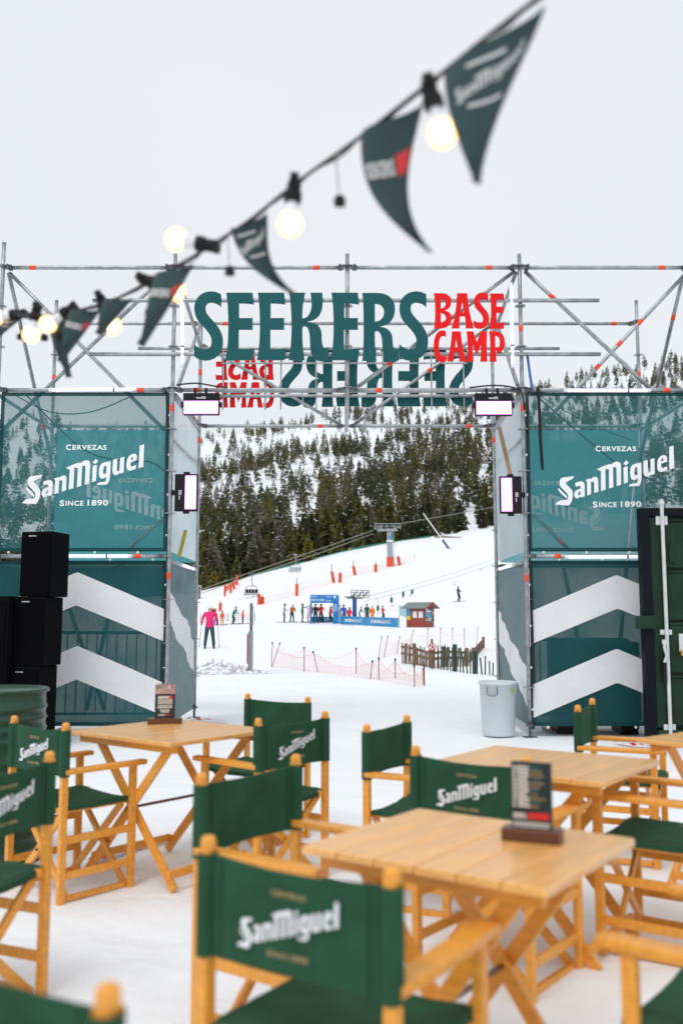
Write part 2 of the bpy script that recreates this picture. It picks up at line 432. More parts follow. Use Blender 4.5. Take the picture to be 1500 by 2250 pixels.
gC = svg('M325,820 C295,800 265,800 240,803 C150,820 100,930 102,1085 C105,1260 150,1380 260,1385 C295,1385 320,1370 335,1350 L340,1265 C310,1280 280,1280 260,1272 C220,1255 195,1190 195,1090 C198,980 220,905 275,900 C300,900 320,912 328,925 Z')
gA2 = svg('M435,820 L595,820 C610,1000 640,1190 700,1370 L570,1370 C568,1310 562,1250 556,1190 L480,1190 C472,1250 467,1310 465,1370 L345,1370 C390,1220 420,1050 435,820 Z M512,950 L540,1115 L495,1115 Z')
gM = svg('M703,820 L825,820 L892,1015 L955,820 L1078,820 C1065,1000 1070,1200 1082,1372 L955,1372 C970,1270 972,1160 968,1060 L893,1250 L812,1060 C808,1160 815,1270 832,1372 L715,1372 C730,1200 730,1000 703,820 Z')
gP = svg('M1118,820 L1230,820 C1340,825 1400,900 1400,1010 C1400,1130 1350,1215 1290,1212 C1265,1208 1245,1180 1235,1130 C1235,1210 1240,1290 1252,1372 L1125,1372 C1140,1200 1145,1000 1118,820 Z M1225,900 C1290,900 1315,950 1312,1010 C1310,1090 1290,1125 1260,1120 C1240,1118 1230,1105 1226,1090 Z')
c1 = lambda l: tr(l, 4.286, 415, 630); c2 = lambda l: tr(l, 6.25, 720, 630); c3 = lambda l: tr(l, 8.333, 940, 630)
# S and E of the small red word, re-drawn in the scale of crop 3
gS3 = [[((x - 52) * 1.026 + 838, (y - 46) * 1.02 + 108) for x, y in lp] for lp in gS]
gE3 = [[((x - 343) * 1.0 + 1122, (y - 58) * 1.01 + 128) for x, y in lp] for lp in gE]
GLYPHS = [('letter_s', c1(gS), 0), ('letter_e', c1(gE), 0), ('letter_e', c1(shift(gE, 297)), 0), ('letter_k', c1(gK), 0), ('letter_e', shift(c1(gE), 230.9), 0),
          ('letter_r', c2(gR), 0), ('letter_s', shift(c1(gS), 449.8), 0), ('letter_b', c3(gB), 1), ('letter_a', c3(gA), 1), ('letter_s', c3(gS3), 1), ('letter_e', c3(gE3), 1),
          ('letter_c', c3(gC), 1), ('letter_a', c3(gA2), 1), ('letter_m', c3(gM), 1), ('letter_p', c3(gP), 1)]
LOGO = []
for p in ('M285,430 C280,455 265,470 240,475 L200,497 C190,502 188,512 196,520 L240,565 C268,595 275,630 265,670 C258,710 240,745 222,762 C170,762 120,755 65,752 C90,720 120,700 160,702 C195,705 212,695 215,670 C217,645 205,630 190,610 L140,560 C115,530 120,500 130,470 C140,450 160,445 190,442 C220,440 255,435 285,430 Z',
          'M112,565 C140,600 175,628 196,652 C204,664 204,676 198,684 C170,662 125,620 107,590 C103,578 106,568 112,565 Z',
          'M298,508 L350,490 C385,485 405,500 404,535 L400,660 L360,672 L350,660 C335,680 318,688 300,680 C280,665 280,640 290,610 C300,590 325,580 355,572 L355,552 C355,540 345,538 330,542 L300,552 Z M353,600 C330,608 325,630 328,645 C335,650 348,645 353,635 Z',
          'M415,475 L465,455 L470,470 C490,445 510,437 530,438 C550,442 558,460 557,490 L555,607 L508,622 L510,505 C508,490 495,488 475,500 L472,636 L428,650 L430,495 Z',
          'M545,352 C600,325 640,305 690,292 L705,300 C730,280 750,265 775,265 C810,268 820,290 818,330 L812,528 L762,545 L765,350 C765,325 750,322 728,332 L725,555 L674,572 L680,370 C680,345 665,345 640,355 L637,582 L583,600 L590,372 C575,368 560,362 545,352 Z',
          'M846,328 L893,318 L888,500 L842,517 Z', 'M880,248 L906,278 L875,310 L844,290 Z',
          'M1048,278 L1045,440 C1043,490 1030,525 1010,543 L893,547 C905,525 925,512 950,515 C985,515 1000,505 1000,480 L1000,455 C960,490 920,480 918,420 C915,370 920,320 950,300 C980,285 1015,280 1048,278 Z M1000,325 C975,325 965,345 965,385 C965,425 975,435 1000,410 Z',
          'M1072,258 L1120,245 L1118,370 C1118,395 1130,395 1148,382 L1152,238 L1198,225 L1195,405 L1155,418 L1150,408 C1130,435 1110,440 1090,432 C1072,420 1068,400 1069,370 Z',
          'M1338,265 L1272,290 L1270,320 C1272,340 1285,340 1305,330 L1335,320 L1333,362 L1270,384 C1240,385 1225,370 1224,330 C1222,270 1235,220 1270,202 C1310,180 1345,190 1340,235 Z M1273,265 L1295,255 C1300,235 1298,222 1285,228 C1275,235 1272,250 1273,265 Z',
          'M1368,97 L1418,82 L1415,340 L1360,356 Z'):
    LOGO += svg(p, 5)
def logo_mesh(name, width, depth, mats):
    """logo centred on x=0,z=0; width in metres"""
    k = width / 1353.0
    return curve_mesh(name, [[((x - 741) * k, (422 - y) * k) for x, y in lp] for lp in LOGO], depth, mats)
def logo_words(width, depth, m):
    k = width / 1353.0
    X = lambda x: (x - 741) * k
    Z = lambda y: (422 - y) * k
    return [text_mesh('w', 'C', X(538), X(596), Z(150), Z(84), depth, m, 0.03), text_mesh('w', 'ERVEZAS', X(612), X(995), Z(146), Z(90), depth, m, 0.03, 1.15),
            text_mesh('w', 'S', X(487), X(540), Z(786), Z(718), depth, m, 0.03), text_mesh('w', 'INCE', X(556), X(756), Z(782), Z(724), depth, m, 0.03, 1.15),
            text_mesh('w', '1890', X(800), X(1030), Z(782), Z(714), depth, m, 0.03, 1.1)]

# ------------------------------------------------------------ scaffold gate
YF, YR = 10.72, 12.79
XC = 0.07
XS = [XC + 2.07 * k for k in (-2, -1, 0, 1, 2)]
Z1 = ony(763, 1222, YF).z; Z2 = ony(763, 857, YF).z; Z3 = ony(763, 588, YF).z
gate = thing('scaffold_gate', 'galvanised tube scaffold gateway with orange bands framing the opening to the ski slope', 'scaffold', (XC, YF, 0))
GO = Vector((XC, YF, 0))
TR = 0.0242
_ros = MB(); _ros.lathe([(0.024, -0.005), (0.062, -0.005), (0.062, 0.005), (0.024, 0.005)], 16)
ROS = _ros.mesh('rosette', M_STEEL)
_wed = MB(); _wed.box((0.055, 0, 0.0), (0.05, 0.05, 0.075)); _wed.box((0.058, 0, 0.06), (0.018, 0.008, 0.11))
WED = _wed.mesh('wedge_head', M_STEELD)
_bnd = MB(); _bnd.lathe([(0.0255, -0.038), (0.0265, -0.037), (0.0265, 0.037), (0.0255, 0.038)], 14)
BND = _bnd.mesh('orange_band', M_ORANGE, smooth=True)
def put(o, p, d=None):
    o.location = p
    if d is not None: o.rotation_euler = Vector(d).to_track_quat('Z', 'Y').to_euler()
    return o
def tubepart(name, p, q, bands=(), mt=M_STEEL, r=TR):
    p, q = Vector(p), Vector(q); L = (q - p).length; d = (q - p).normalized()
    mb = MB(); n = max(2, int(L / 0.5))
    mb.path([(0, 0, L * i / n) for i in range(n + 1)], r, 12)
    o = mb.build(name, mt, gate, smooth=False)
    for pl in o.data.polygons: pl.use_smooth = len(pl.vertices) == 4
    put(o, p - GO, d)
    for t in bands:
        b = link('orange_band', BND, o); b.location = (0, 0, t * L)
    return o
def standard(x, y, z0, z1, ros_from, bands=(), wedges=True):
    o = tubepart('post', (x, y, z0), (x, y, z1), [(b - z0) / (z1 - z0) for b in bands])
    z = ros_from
    while z < z1 - 0.05:
        if z > z0 + 0.03:
            r = link('rosette', ROS, o); r.location = (0, 0, z - z0)
        z += 0.5
    return o
ZT = Z3 + 0.17
zpx = lambda py, y=YF: ony(763, py, y).z
standard(XS[0], YF, 0.12, ony(8, 533, YF).z, Z1 - 2.0, [])
standard(XS[1], YF, 0.12, ZT, Z1 - 2.0, [zpx(897), zpx(1265)])
standard(XS[2], YF, Z2 - 0.13, ZT, Z1)
standard(XS[3], YF, 0.12, ZT, Z1 - 2.0, [zpx(897), zpx(1270), zpx(722)])
standard(XS[4], YF, 0.12, ZT, Z1 - 2.0, [])
ZR = ony(118, 660, YR).z
for i, bb in ((0, [zpx(830, YR)]), (1, [zpx(968, YR), zpx(818, YR)]), (2, []), (3, [zpx(967, YR)]), (4, [zpx(822, YR)])):
    standard(XS[i], YR, 0.12 if i != 2 else Z2 - 0.08, ZR if i in (0, 4) else Z3 + 0.06, Z1 - 2.0 if i != 2 else Z2, bb)
for x in XS[:2] + XS[3:]:                                    # base jacks
    for y in (YF, YR):
        o = MB().tube((0, 0, 0.0), (0, 0, 0.2), 0.017, 10).box((0, 0, 0.006), (0.15, 0.15, 0.012)).lathe([(0.02, 0.13), (0.045, 0.13), (0.045, 0.155), (0.02, 0.155)], 12).build('base_jack', M_STEELD, gate)
        o.location = (x - XC, y - YF, 0)
def ledger(x0, x1, y, z, bands_px=(), row=None, e=0.03):
    L = x1 - x0 - 2 * e
    bands = []
    for b in bands_px:
        bx = ony(b, row, y).x
        if x0 + 0.1 < bx < x1 - 0.1: bands.append((bx - x0 - e) / L)
    o = tubepart('ledger', (x0 + e, y, z), (x1 - e, y, z), bands)
    for s, zz in ((1, 0.0), (-1, L)):
        w = link('wedge_head', WED, o); w.location = (0, 0, zz); w.rotation_euler = (0, R(-90), 0) if s == 1 else (0, R(90), 0)
        if s == -1: w.rotation_euler = (0, R(90), R(180))
    return o
for i in range(4):
    ledger(XS[i], XS[i + 1], YF, Z3, (73, 695, 1073, 1452), 588)
    ledger(XS[i], XS[i + 1], YF, Z2, (310, 432, 832, 1463), 857)
    ledger(XS[i], XS[i + 1], YR, Z3 - 0.02, (495, 1347), 706)
    ledger(XS[i], XS[i + 1], YR, Z2, (703, 1029), 937)
    if i in (0, 3):
        ledger(XS[i], XS[i + 1], YF, Z1, (303, 1224), 1222)
        ledger(XS[i], XS[i + 1], YR, Z1, (), 1242)
for x in XS:                                                  # ledgers running front to back
    for z in ((Z1, Z2) if x not in (XS[2],) else (Z2,)):
        tubepart('transom', (x, YF + 0.03, z - 0.055), (x, YR - 0.03, z - 0.055))
# long mounting tubes of the lettering
zu, zl = ony(763, 660, YF - 0.06).z, ony(763, 778, YF - 0.06).z
tubepart('mounting_tube', (ony(207, 660, YF).x, YF - 0.055, zu), (ony(1312, 660, YF).x, YF - 0.055, zu))
tubepart('mounting_tube', (ony(200, 778, YF).x, YF - 0.055, zl), (ony(1315, 778, YF).x, YF - 0.055, zl))
for py, a, b in ((766, 302, 1230), (870, 480, 1045)):
    z = ony(763, py, YR + 0.055).z
    tubepart('mounting_tube', (ony(a, py, YR).x, YR + 0.055, z), (ony(b, py, YR).x, YR + 0.055, z))
def brace(p0, y0, p1, y1, bands=()):
    a = ony(*p0, y0); b = ony(*p1, y1)
    return tubepart('diagonal_brace', a, b, bands)
brace((22, 600), YF + 0.06, (362, 946), YF + 0.06)
brace((376, 592), YF - 0.055 + 0.12, (8, 944), YF + 0.075, [0.06])
brace((20, 600), YF + 0.07, (112, 1010), YR - 0.06, [0.8])
brace((786, 850), YF + 0.06, (1130, 596), YF + 0.06, [0.2])
brace((1152, 596), YF + 0.06, (1425, 852), YF + 0.06, [0.22])
brace((1503, 604), YF + 0.07, (1180, 945), YF + 0.075, [0.45, 0.31, 0.6])
brace((1499, 606), YF + 0.09, (1405, 1010), YR - 0.06, [0.2])
brace((446, 758), YR + 0.06, (752, 936), YR + 0.06)
brace((774, 936), YR + 0.06, (1080, 714), YR + 0.06, [0.55])
brace((392, 610), YF + 0.08, (441, 762), YR - 0.06, [0.08])
brace((441, 712), YR - 0.08, (393, 846), YF + 0.08)
brace((1132, 600), YF + 0.08, (1086, 730), YR - 0.06)
brace((1087, 700), YR - 0.08, (1136, 846), YF + 0.08)
brace((386, 868), YF + 0.08, (436, 930), YR - 0.06, [0.75])
brace((1144, 868), YF + 0.08, (1090, 930), YR - 0.06, [0.75])
brace((378, 968), YF + 0.08, (430, 1018), YR - 0.07)
brace((1146, 966), YF + 0.08, (1096, 1018), YR - 0.07)
brace((365, 1135), YF + 0.1, (285, 1205), YF + 0.1)
brace((1172, 1130), YF + 0.1, (1246, 1206), YF + 0.1, [0.8])
# loose diagonal props behind the lower banners
brace((150, 1330), YF + 0.7, (230, 1560), YF + 0.5)
brace((245, 1330), YF + 0.7, (190, 1560), YF + 0.6)
brace((1236, 1240), YF + 0.6, (1282, 1470), YF + 0.5)
brace((1398, 985), YR - 0.1, (1360, 1430), YF + 0.7)

# ------------------------------------------------------------ lettering sign (front) and its twin on the far side
SY = YF - 0.09
sx0 = ony(767, 720, SY)
SG = []
for nm, loops, k in GLYPHS:
    pts = []
    for lp in loops:
        q = []
        for a, b in lp:
            w = ony(a, b, SY); q.append((w.x - sx0.x, w.z - sx0.z))
        pts.append(q)
    SG.append((nm, curve_mesh(nm, pts, 0.018, M_REDS if k else M_TEALS)))
SCR = MB().lathe([(0.0001, -0.004), (0.006, -0.004), (0.009, 0.0)], 8, Q=Matrix.Rotation(R(90), 3, 'X')).mesh('screw', M_STEELD)
def sign(label, loc, rz, frame):
    s = thing('letter_sign', label, 'sign', loc, rz)
    for nm, me in SG:
        o = link(nm, me, s)
        xs = [v.co.x for v in me.vertices]; zs = [v.co.z for v in me.vertices]
        a, b, c, d = min(xs), max(xs), min(zs), max(zs)
        for t in (0.12, 0.88):
            for u in (0.3, ):
                w = link('screw', SCR, o); w.location = (lerp(a, b, 0.3), -0.0095, lerp(c, d, t))
    f = MB()
    for x in (-1.7, -1.24, -0.55, 0.4, 0.9, 1.12, 1.72):
        f.box((x, 0.022, -0.02), (0.022, 0.02, 0.86))
    for z in (-0.2, 0.22):
        f.box((0, 0.043, z), (3.5, 0.02, 0.022))
    if frame: f.build('back_frame', M_STEEL, s)
    return s
sign('large teal and red letters reading SEEKERS BASE CAMP across the top of the gateway', (sx0.x, SY, sx0.z), 0, False)
sign('reversed teal and red letters on the far side of the gateway, seen from behind', (ony(756, 820, YR + 0.1).x, YR + 0.1, sx0.z - 0.03), math.pi, True)

# ------------------------------------------------------------ banners
BALL = MB().lathe([(0.0005, -0.016), (0.012, -0.011), (0.016, 0), (0.012, 0.011), (0.0005, 0.016)], 10).mesh('bungee_ball', M_WHITE, smooth=True)
LOGO_ME = logo_mesh('logo_print', 1.415, 0.0, M_PRINT)
_w = logo_words(1.415, 0.0, M_PRINT); WORDS_ME = [join_meshes('slogan_print', q, [M_PRINT]) for q in (_w[:2], _w[2:])]
REAR_ME = []
for _m in [LOGO_ME] + WORDS_ME:
    _c = _m.copy(); _c.materials.clear(); _c.materials.append(M_REARP); _c.name = _m.name.split('.')[0]; REAR_ME.append(_c)
def banner(name, label, loc, rz, w, h, m, logo=None, pm=None, chev=None, seed=0.0, amp=0.012, group=None, hem=True, fold=0.0):
    t = thing(name, label, 'banner', loc, rz, group)
    def disp(x, z):
        e = min(1, (w / 2 - abs(x)) / 0.15, z / 0.15 if z > 0 else 0, (h - z) / 0.15)
        e = max(e, 0)
        f = amp * fbm(x + seed, z * 0.6, 1.6, 3, seed) + 0.35 * amp * fbm(x * 0.5, z + seed, 5.0, 2, seed + 3)
        if fold:   # drawn folds running from the lower left corner
            a = math.atan2(z + 0.05, x + w / 2 + 0.05)
            f += fold * math.sin(a * 17) * math.exp(-((x + w / 2) ** 2 + z * z) / 0.6)
        return f * e
    MB().grid(lambda u, v: ((u - .5) * w, disp((u - .5) * w, v * h), v * h), 44, 44).build('cloth', m, t, smooth=True)
    if hem:
        hb = MB(); b = 0.045
        for x0, x1, z0, z1 in ((-w / 2, w / 2, 0, b), (-w / 2, w / 2, h - b, h), (-w / 2, -w / 2 + b, b, h - b), (w / 2 - b, w / 2, b, h - b)):
            hb.grid(lambda u, v: (lerp(x0, x1, u), disp(lerp(x0, x1, u), lerp(z0, z1, v)) - 0.003, lerp(z0, z1, v)), 20, 20 if z1 - z0 > 1 else 1)
        hb.build('hem', M_HEM, t, smooth=True)
        for z in (-0.012, h + 0.012):
            for k in range(4):
                o = link('bungee_ball', BALL, t); o.location = (-w / 2 + w * (k + 0.5) / 4 + (0.1 if z > 0 else -0.08), -0.03, z)
        for x in (-w / 2 - 0.005, w / 2 + 0.005):
            for k in range(4):
                o = link('bungee_ball', BALL, t); o.location = (x, -0.03, h * (k + 0.4) / 4)
    if logo:
        for me in ([LOGO_ME] + WORDS_ME if pm is None else REAR_ME):
            o = link(me.name.split('.')[0], me, t); o.location = (logo[0], -0.016 if pm is None else 0.014, logo[1])
    for cf in (chev or []):
        lo, hi = cf
        MB().grid(lambda u, v: ((u - .5) * w * 0.985, disp((u - .5) * w * 0.985, min(max(lerp(lo((u - .5) * w), hi((u - .5) * w), v), 0), h)) - 0.006,
                                min(max(lerp(lo((u - .5) * w), hi((u - .5) * w), v), 0.03), h - 0.03)), 60, 12).build('white_stripe', M_CHEV, t, smooth=True)
    return t
BW = 2.0
zU0, zU1 = Z1 + 0.055, Z2 - 0.02
zL0, zL1 = ony(250, 1596, YF).z, Z1 - 0.05
hU, hL = zU1 - zU0, zL1 - zL0
YB = YF - 0.012 + 0.045
cxl, cxr = (XS[0] + XS[1]) / 2, (XS[3] + XS[4]) / 2
lg = ony(184, 1042, YB); rg = ony(1348, 1045, YB)
banner('printed_banner', 'translucent teal banner with white beer logo above the speaker stack, left of the gateway', (cxl, YB, zU0), 0, BW, hU, M_BANNER, logo=(lg.x - cxl, lg.z - zU0), seed=1.3, fold=0.03)
banner('printed_banner', 'translucent teal banner with white beer logo above the green container, right of the gateway', (cxr, YB, zU0), 0, BW, hU, M_BANNER, logo=(rg.x - cxr, rg.z - zU0), seed=4.1)
def chev(apx, rows, cx):
    out = []
    for top, bot in rows:
        a = ony(apx, top, YB); b = ony(apx, bot, YB)
        xa = a.x - cx
        out.append((lambda x, b=b, xa=xa: b.z - zL0 - 0.40 * abs(x - xa), lambda x, a=a, xa=xa: a.z - zL0 - 0.415 * abs(x - xa)))
    return out
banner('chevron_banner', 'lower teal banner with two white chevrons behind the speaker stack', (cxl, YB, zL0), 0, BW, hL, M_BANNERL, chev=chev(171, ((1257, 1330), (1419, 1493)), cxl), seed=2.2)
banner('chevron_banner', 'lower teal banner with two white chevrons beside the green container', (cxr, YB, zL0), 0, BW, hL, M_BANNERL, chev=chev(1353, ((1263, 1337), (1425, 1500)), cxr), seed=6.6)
banner('rear_banner', 'far-side teal banner whose logo shows reversed through the left banner', (cxl + 0.02, YR + 0.03, Z1 + 0.05), math.pi, 1.98, Z2 - Z1 - 0.1, M_REAR, logo=(-0.16, hU * 0.44), pm=1, seed=9.1, hem=False)
banner('rear_banner', 'far-side teal banner whose logo shows reversed through the right banner', (cxr + 0.02, YR + 0.03, Z1 + 0.05), math.pi, 1.98, Z2 - Z1 - 0.1, M_REAR, logo=(0.24, hU * 0.42), pm=1, seed=12.1, hem=False)
sd_w = YR - YF - 0.12
for k, xx, rz, lab in ((0, XS[1] - 0.01, R(90), 'left'), (1, XS[3] + 0.01, R(-90), 'right')):
    ym = (YF + YR) / 2
    banner('side_banner', f'plain white banner lining the {lab} upper jamb of the gateway', (xx, ym, Z1 + 0.06), rz, sd_w, Z2 - Z1 - 0.12, M_WBAN, seed=20 + k, amp=0.03, hem=False)
    sgn = 1
    # local x runs front to back on the left jamb and back to front on the right one
    if k == 0: cf = [(lambda x: 1.74 - zL0 - 0.40 - 0.36 * (x + sd_w / 2), lambda x: 1.74 - zL0 - 0.36 * (x + sd_w / 2))]
    else: cf = [(lambda x: 1.46 - zL0 - 0.44 - 0.36 * (x + sd_w / 2), lambda x: 1.46 - zL0 - 0.36 * (x + sd_w / 2))]
    banner('side_banner', f'grey teal banner with a white stripe lining the {lab} lower jamb of the gateway', (xx, ym, zL0), rz, sd_w, hL + 0.02, M_SIDE, chev=cf, seed=30 + k, amp=0.05, hem=False)

# ------------------------------------------------------------ stage lights
def led_panel(label, c, w, h, vertical, flip=1):
    """w x h housing in the XZ plane facing -Y, lit face in one part of it"""
    t = thing('led_floodlight', label, 'stage light', c)
    hs = MB().box((0, 0.03, 0), (w, 0.06, h)); hs.build('housing', M_BLACK, t, bev=0.006)
    if vertical:
        x0 = flip * w * 0.2; pw, ph = w * 0.42, h * 0.86; cxp, cz = x0, 0.0
    else:
        pw, ph = w * 0.9, h * 0.52; cxp, cz = 0.0, -h * 0.17
    MB().box((cxp, -0.004, cz), (pw + 0.022, 0.006, ph + 0.022)).build('light_rim', M_PINK, t)
    MB().box((cxp, -0.010, cz), (pw, 0.006, ph)).build('light_face', M_PANEL, t)
    b = MB()
    if vertical:
        for s in (-1, 1): b.box((0, 0.03, s * (h / 2 + 0.014)), (0.07, 0.04, 0.026))
        b.box((-flip * (w / 2 + 0.02), 0.03, 0), (0.04, 0.03, 0.06))
    else:
        for s in (-1, 1): b.box((s * (w / 2 + 0.014), 0.03, -h * 0.03), (0.026, 0.04, 0.06))
        for s in (-0.18, 0.12): b.box((s * w, 0.03, h / 2 + 0.03), (0.03, 0.03, 0.07))
    b.build('mounting_bracket', M_BLACK, t, bev=0.003)
    lg = MB()
    if vertical:
        lx = -flip * w * 0.26
        for k in range(3): lg.box((lx + 0.012 * k - 0.012, -0.002, 0.0), (0.005, 0.004, 0.045))
        lg.box((lx, -0.002, 0.024), (0.03, 0.004, 0.004)); lg.box((lx, -0.002, -0.024), (0.03, 0.004, 0.004))
        for k in range(3): lg.box((lx - 0.008, -0.002, -0.045 - 0.016 * k), (0.012, 0.004, 0.010))
    else:
        lx, lz = w * 0.06, h * 0.28
        for k in range(3): lg.box((lx, -0.002, lz + 0.011 * k - 0.011), (0.045, 0.004, 0.004))
        for s in (-1, 1): lg.box((lx + s * 0.022, -0.002, lz), (0.004, 0.004, 0.028))
        for k in range(4): lg.box((lx - 0.035 - 0.014 * k, -0.002, lz - 0.004), (0.009, 0.004, 0.014))
    lg.build('maker_mark', M_PRINT, t)
    return t
sc = lambda n: n / 188.0
led_panel('wide lit floodlight hung under the left end of the gateway beam', ony(442, 887, YF - 0.1), sc(80), sc(49), False)
led_panel('wide lit floodlight hung under the right end of the gateway beam', ony(1084, 888, YF - 0.1), sc(82), sc(50), False)
led_panel('upright lit floodlight clamped to the left gateway post', ony(409, 1082, YF - 0.06), sc(50), sc(82), True, 1)
led_panel('upright lit floodlight clamped to the right gateway post', ony(1122, 1087, YF - 0.06), sc(48), sc(82), True, -1)
def light_tube(label, a, b, r=0.021):
    a, b = Vector(a), Vector(b); t = thing('light_tube', label, 'light tube', tuple((a + b) / 2)); c = (a + b) / 2; d = (b - a).normalized()
    MB().tube(a - c + d * 0.04, b - c - d * 0.04, r, 14).build('lit_tube', M_TUBE, t, smooth=False)
    e = MB(); e.tube(a - c, a - c + d * 0.04, r * 1.08, 12); e.tube(b - c - d * 0.04, b - c, r * 1.08, 12); e.build('end_cap', M_WHITE, t)
    MB().tube(d * 0.25 - d * 0.008, d * 0.25 + d * 0.008, r * 1.12, 12).build('strap', M_BLACK, t)
yt = YF - 0.06
light_tube('white light tube standing beside the left end of the lettering', ony(400, 628, yt), ony(401, 806, yt))
light_tube('white light tube standing beside the right end of the lettering', ony(1122, 622, yt), ony(1126, 808, yt))
light_tube('lit light tube along the top of the left logo banner', ony(108, 857, yt), ony(300, 856, yt))
light_tube('lit light tube along the top of the right logo banner', ony(1237, 858, yt), ony(1428, 858, yt))
light_tube('lit light tube on the rail above the left chevron banner', ony(85, 1222, yt), ony(290, 1222, yt))
light_tube('lit light tube on the rail above the right chevron banner', ony(1240, 1224, yt), ony(1420, 1224, yt))
light_tube('light tube on the cross rail inside the left jamb', Vector((XS[1] + 0.05, YF + 0.5, Z1 - 0.07)), Vector((XS[1] + 0.05, YF + 1.5, Z1 - 0.07)))
light_tube('light tube on the cross rail inside the right jamb', Vector((XS[3] - 0.05, YF + 0.5, Z1 - 0.07)), Vector((XS[3] - 0.05, YF + 1.5, Z1 - 0.07)))

# straps and cables on the scaffold
def hang(name, label, cat, pts, r, m, flat=False):
    mb = MB()
    if flat:
        for a, b in zip(pts, pts[1:]): mb.bar(a, b, r, 0.004, up=(0, 1, 0))
    else:
        fine = []
        P = [Vector(p) for p in pts]
        for i in range(len(P) - 1):
            p0, p1, p2, p3 = P[max(i - 1, 0)], P[i], P[i + 1], P[min(i + 2, len(P) - 1)]
            for k in range(6):
                t = k / 6
                fine.append(0.5 * ((2 * p1) + (p2 - p0) * t + (2 * p0 - 5 * p1 + 4 * p2 - p3) * t * t + (3 * p1 - p0 - 3 * p2 + p3) * t ** 3))
        fine.append(P[-1]); mb.path(fine, r, 6)
    return tag(mb.build(name, m, smooth=not flat), label, cat)
hang('ratchet_strap', 'black strap hanging down in front of the right logo banner', 'strap', [ony(1180, 850, YF - 0.03), ony(1184, 900, YF - 0.035), ony(1186, 960, YF - 0.03), ony(1191, 1032, YF - 0.03)], 0.035, M_BLACK, True)
M_TAN = mat('tan_webbing', (0.36, 0.24, 0.14), rough=0.8); M_YEL = mat('yellow_webbing', (0.45, 0.36, 0.05), rough=0.8); M_BLUE = mat('blue_webbing', (0.02, 0.12, 0.4), rough=0.7)
hang('webbing_strap', 'tan webbing strap above the right upright floodlight', 'strap', [ony(1096, 938, YF + 0.5), ony(1121, 1045, YF + 0.1)], 0.05, M_TAN, True)
hang('webbing_strap', 'yellow webbing strap below the left upright floodlight', 'strap', [ony(408, 1165, YF + 0.5), ony(394, 1222, YF + 0.2)], 0.045, M_YEL, True)
hang('webbing_strap', 'blue and tan strap at the right gateway post beside the lettering', 'strap', [ony(1157, 775, YF - 0.03), ony(1163, 820, YF - 0.03), ony(1168, 852, YF - 0.03)], 0.03, M_BLUE, True)
hang('power_cable', 'black cable sagging behind the top of the left logo banner', 'cable', [ony(30, 866, YF + 0.12), ony(110, 905, YF + 0.12), ony(200, 905, YF + 0.12), ony(295, 868, YF + 0.12)], 0.007, M_RUBBER)
hang('power_cable', 'long black cable crossing behind the left logo banner', 'cable', [ony(60, 870, YF + 0.14), ony(180, 985, YF + 0.14), ony(270, 1012, YF + 0.14), ony(330, 1015, YF + 0.14), ony(362, 1035, YF + 0.14)], 0.009, M_RUBBER)
hang('power_cable', 'dark cable slanting across behind the right logo banner', 'cable', [ony(1178, 870, YF + 0.14), ony(1340, 1008, YF + 0.14), ony(1420, 1050, YF + 0.14), ony(1510, 1090, YF + 0.14)], 0.009, M_RUBBER)
hang('power_cable', 'thin cable slanting from the right post behind the logo banner', 'cable', [ony(1185, 870, YF + 0.2), ony(1290, 930, YF + 0.2), ony(1395, 970, YF + 0.2)], 0.005, M_RUBBER)
hang('power_cable', 'black cable bundle along the beam above the left floodlight', 'cable', [ony(388, 846, YF - 0.05), ony(430, 842, YF - 0.05), ony(470, 848, YF - 0.05), ony(500, 852, YF - 0.04)], 0.010, M_RUBBER)
hang('power_cable', 'black cable along the beam above the right floodlight', 'cable', [ony(1030, 852, YF - 0.05), ony(1080, 847, YF - 0.05), ony(1120, 850, YF - 0.05), ony(1145, 862, YF - 0.05), ony(1152, 900, YF - 0.035)], 0.010, M_RUBBER)
hang('power_cable', 'black cable running down the left gateway post', 'cable', [ony(366, 862, YF - 0.01), ony(368, 960, YF - 0.01), ony(366, 1060, YF), ony(368, 1200, YF), ony(364, 1330, YF), ony(360, 1480, YF), ony(356, 1585, YF)], 0.012, M_RUBBER)
hang('power_cable', 'black cable running down the right gateway post', 'cable', [ony(1159, 880, YF), ony(1160, 1000, YF), ony(1162, 1180, YF), ony(1166, 1300, YF), ony(1170, 1440, YF), ony(1166, 1560, YF)], 0.012, M_RUBBER)
for k, (a, b, c) in enumerate((((262, 1300), (310, 1290), (352, 1262)), ((270, 1275), (315, 1310), (355, 1290)), ((285, 1250), (320, 1275), (350, 1310)))):
    hang('coiled_cable', 'tangled dark cables behind the top of the left chevron banner', 'cable', [ony(*a, YF + 0.25), ony(*b, YF + 0.25 + 0.02 * k), ony(*c, YF + 0.22)], 0.008, M_RUBBER)['group'] = 'tangled cables behind the left banner'
cl = MB()
for k in range(9):
    c = ony(262, 1265, YF + 0.3 + 0.012 * k)
    cl.path([c + Vector((0.12 * math.cos(a) * (1 - .03 * k), 0, 0.12 * math.sin(a))) for a in [2 * math.pi * i / 18 for i in range(19)]], 0.012, 5)
tag(cl.build('cable_coil', M_RUBBER), 'round coil of black cable behind the left chevron banner', 'cable coil')

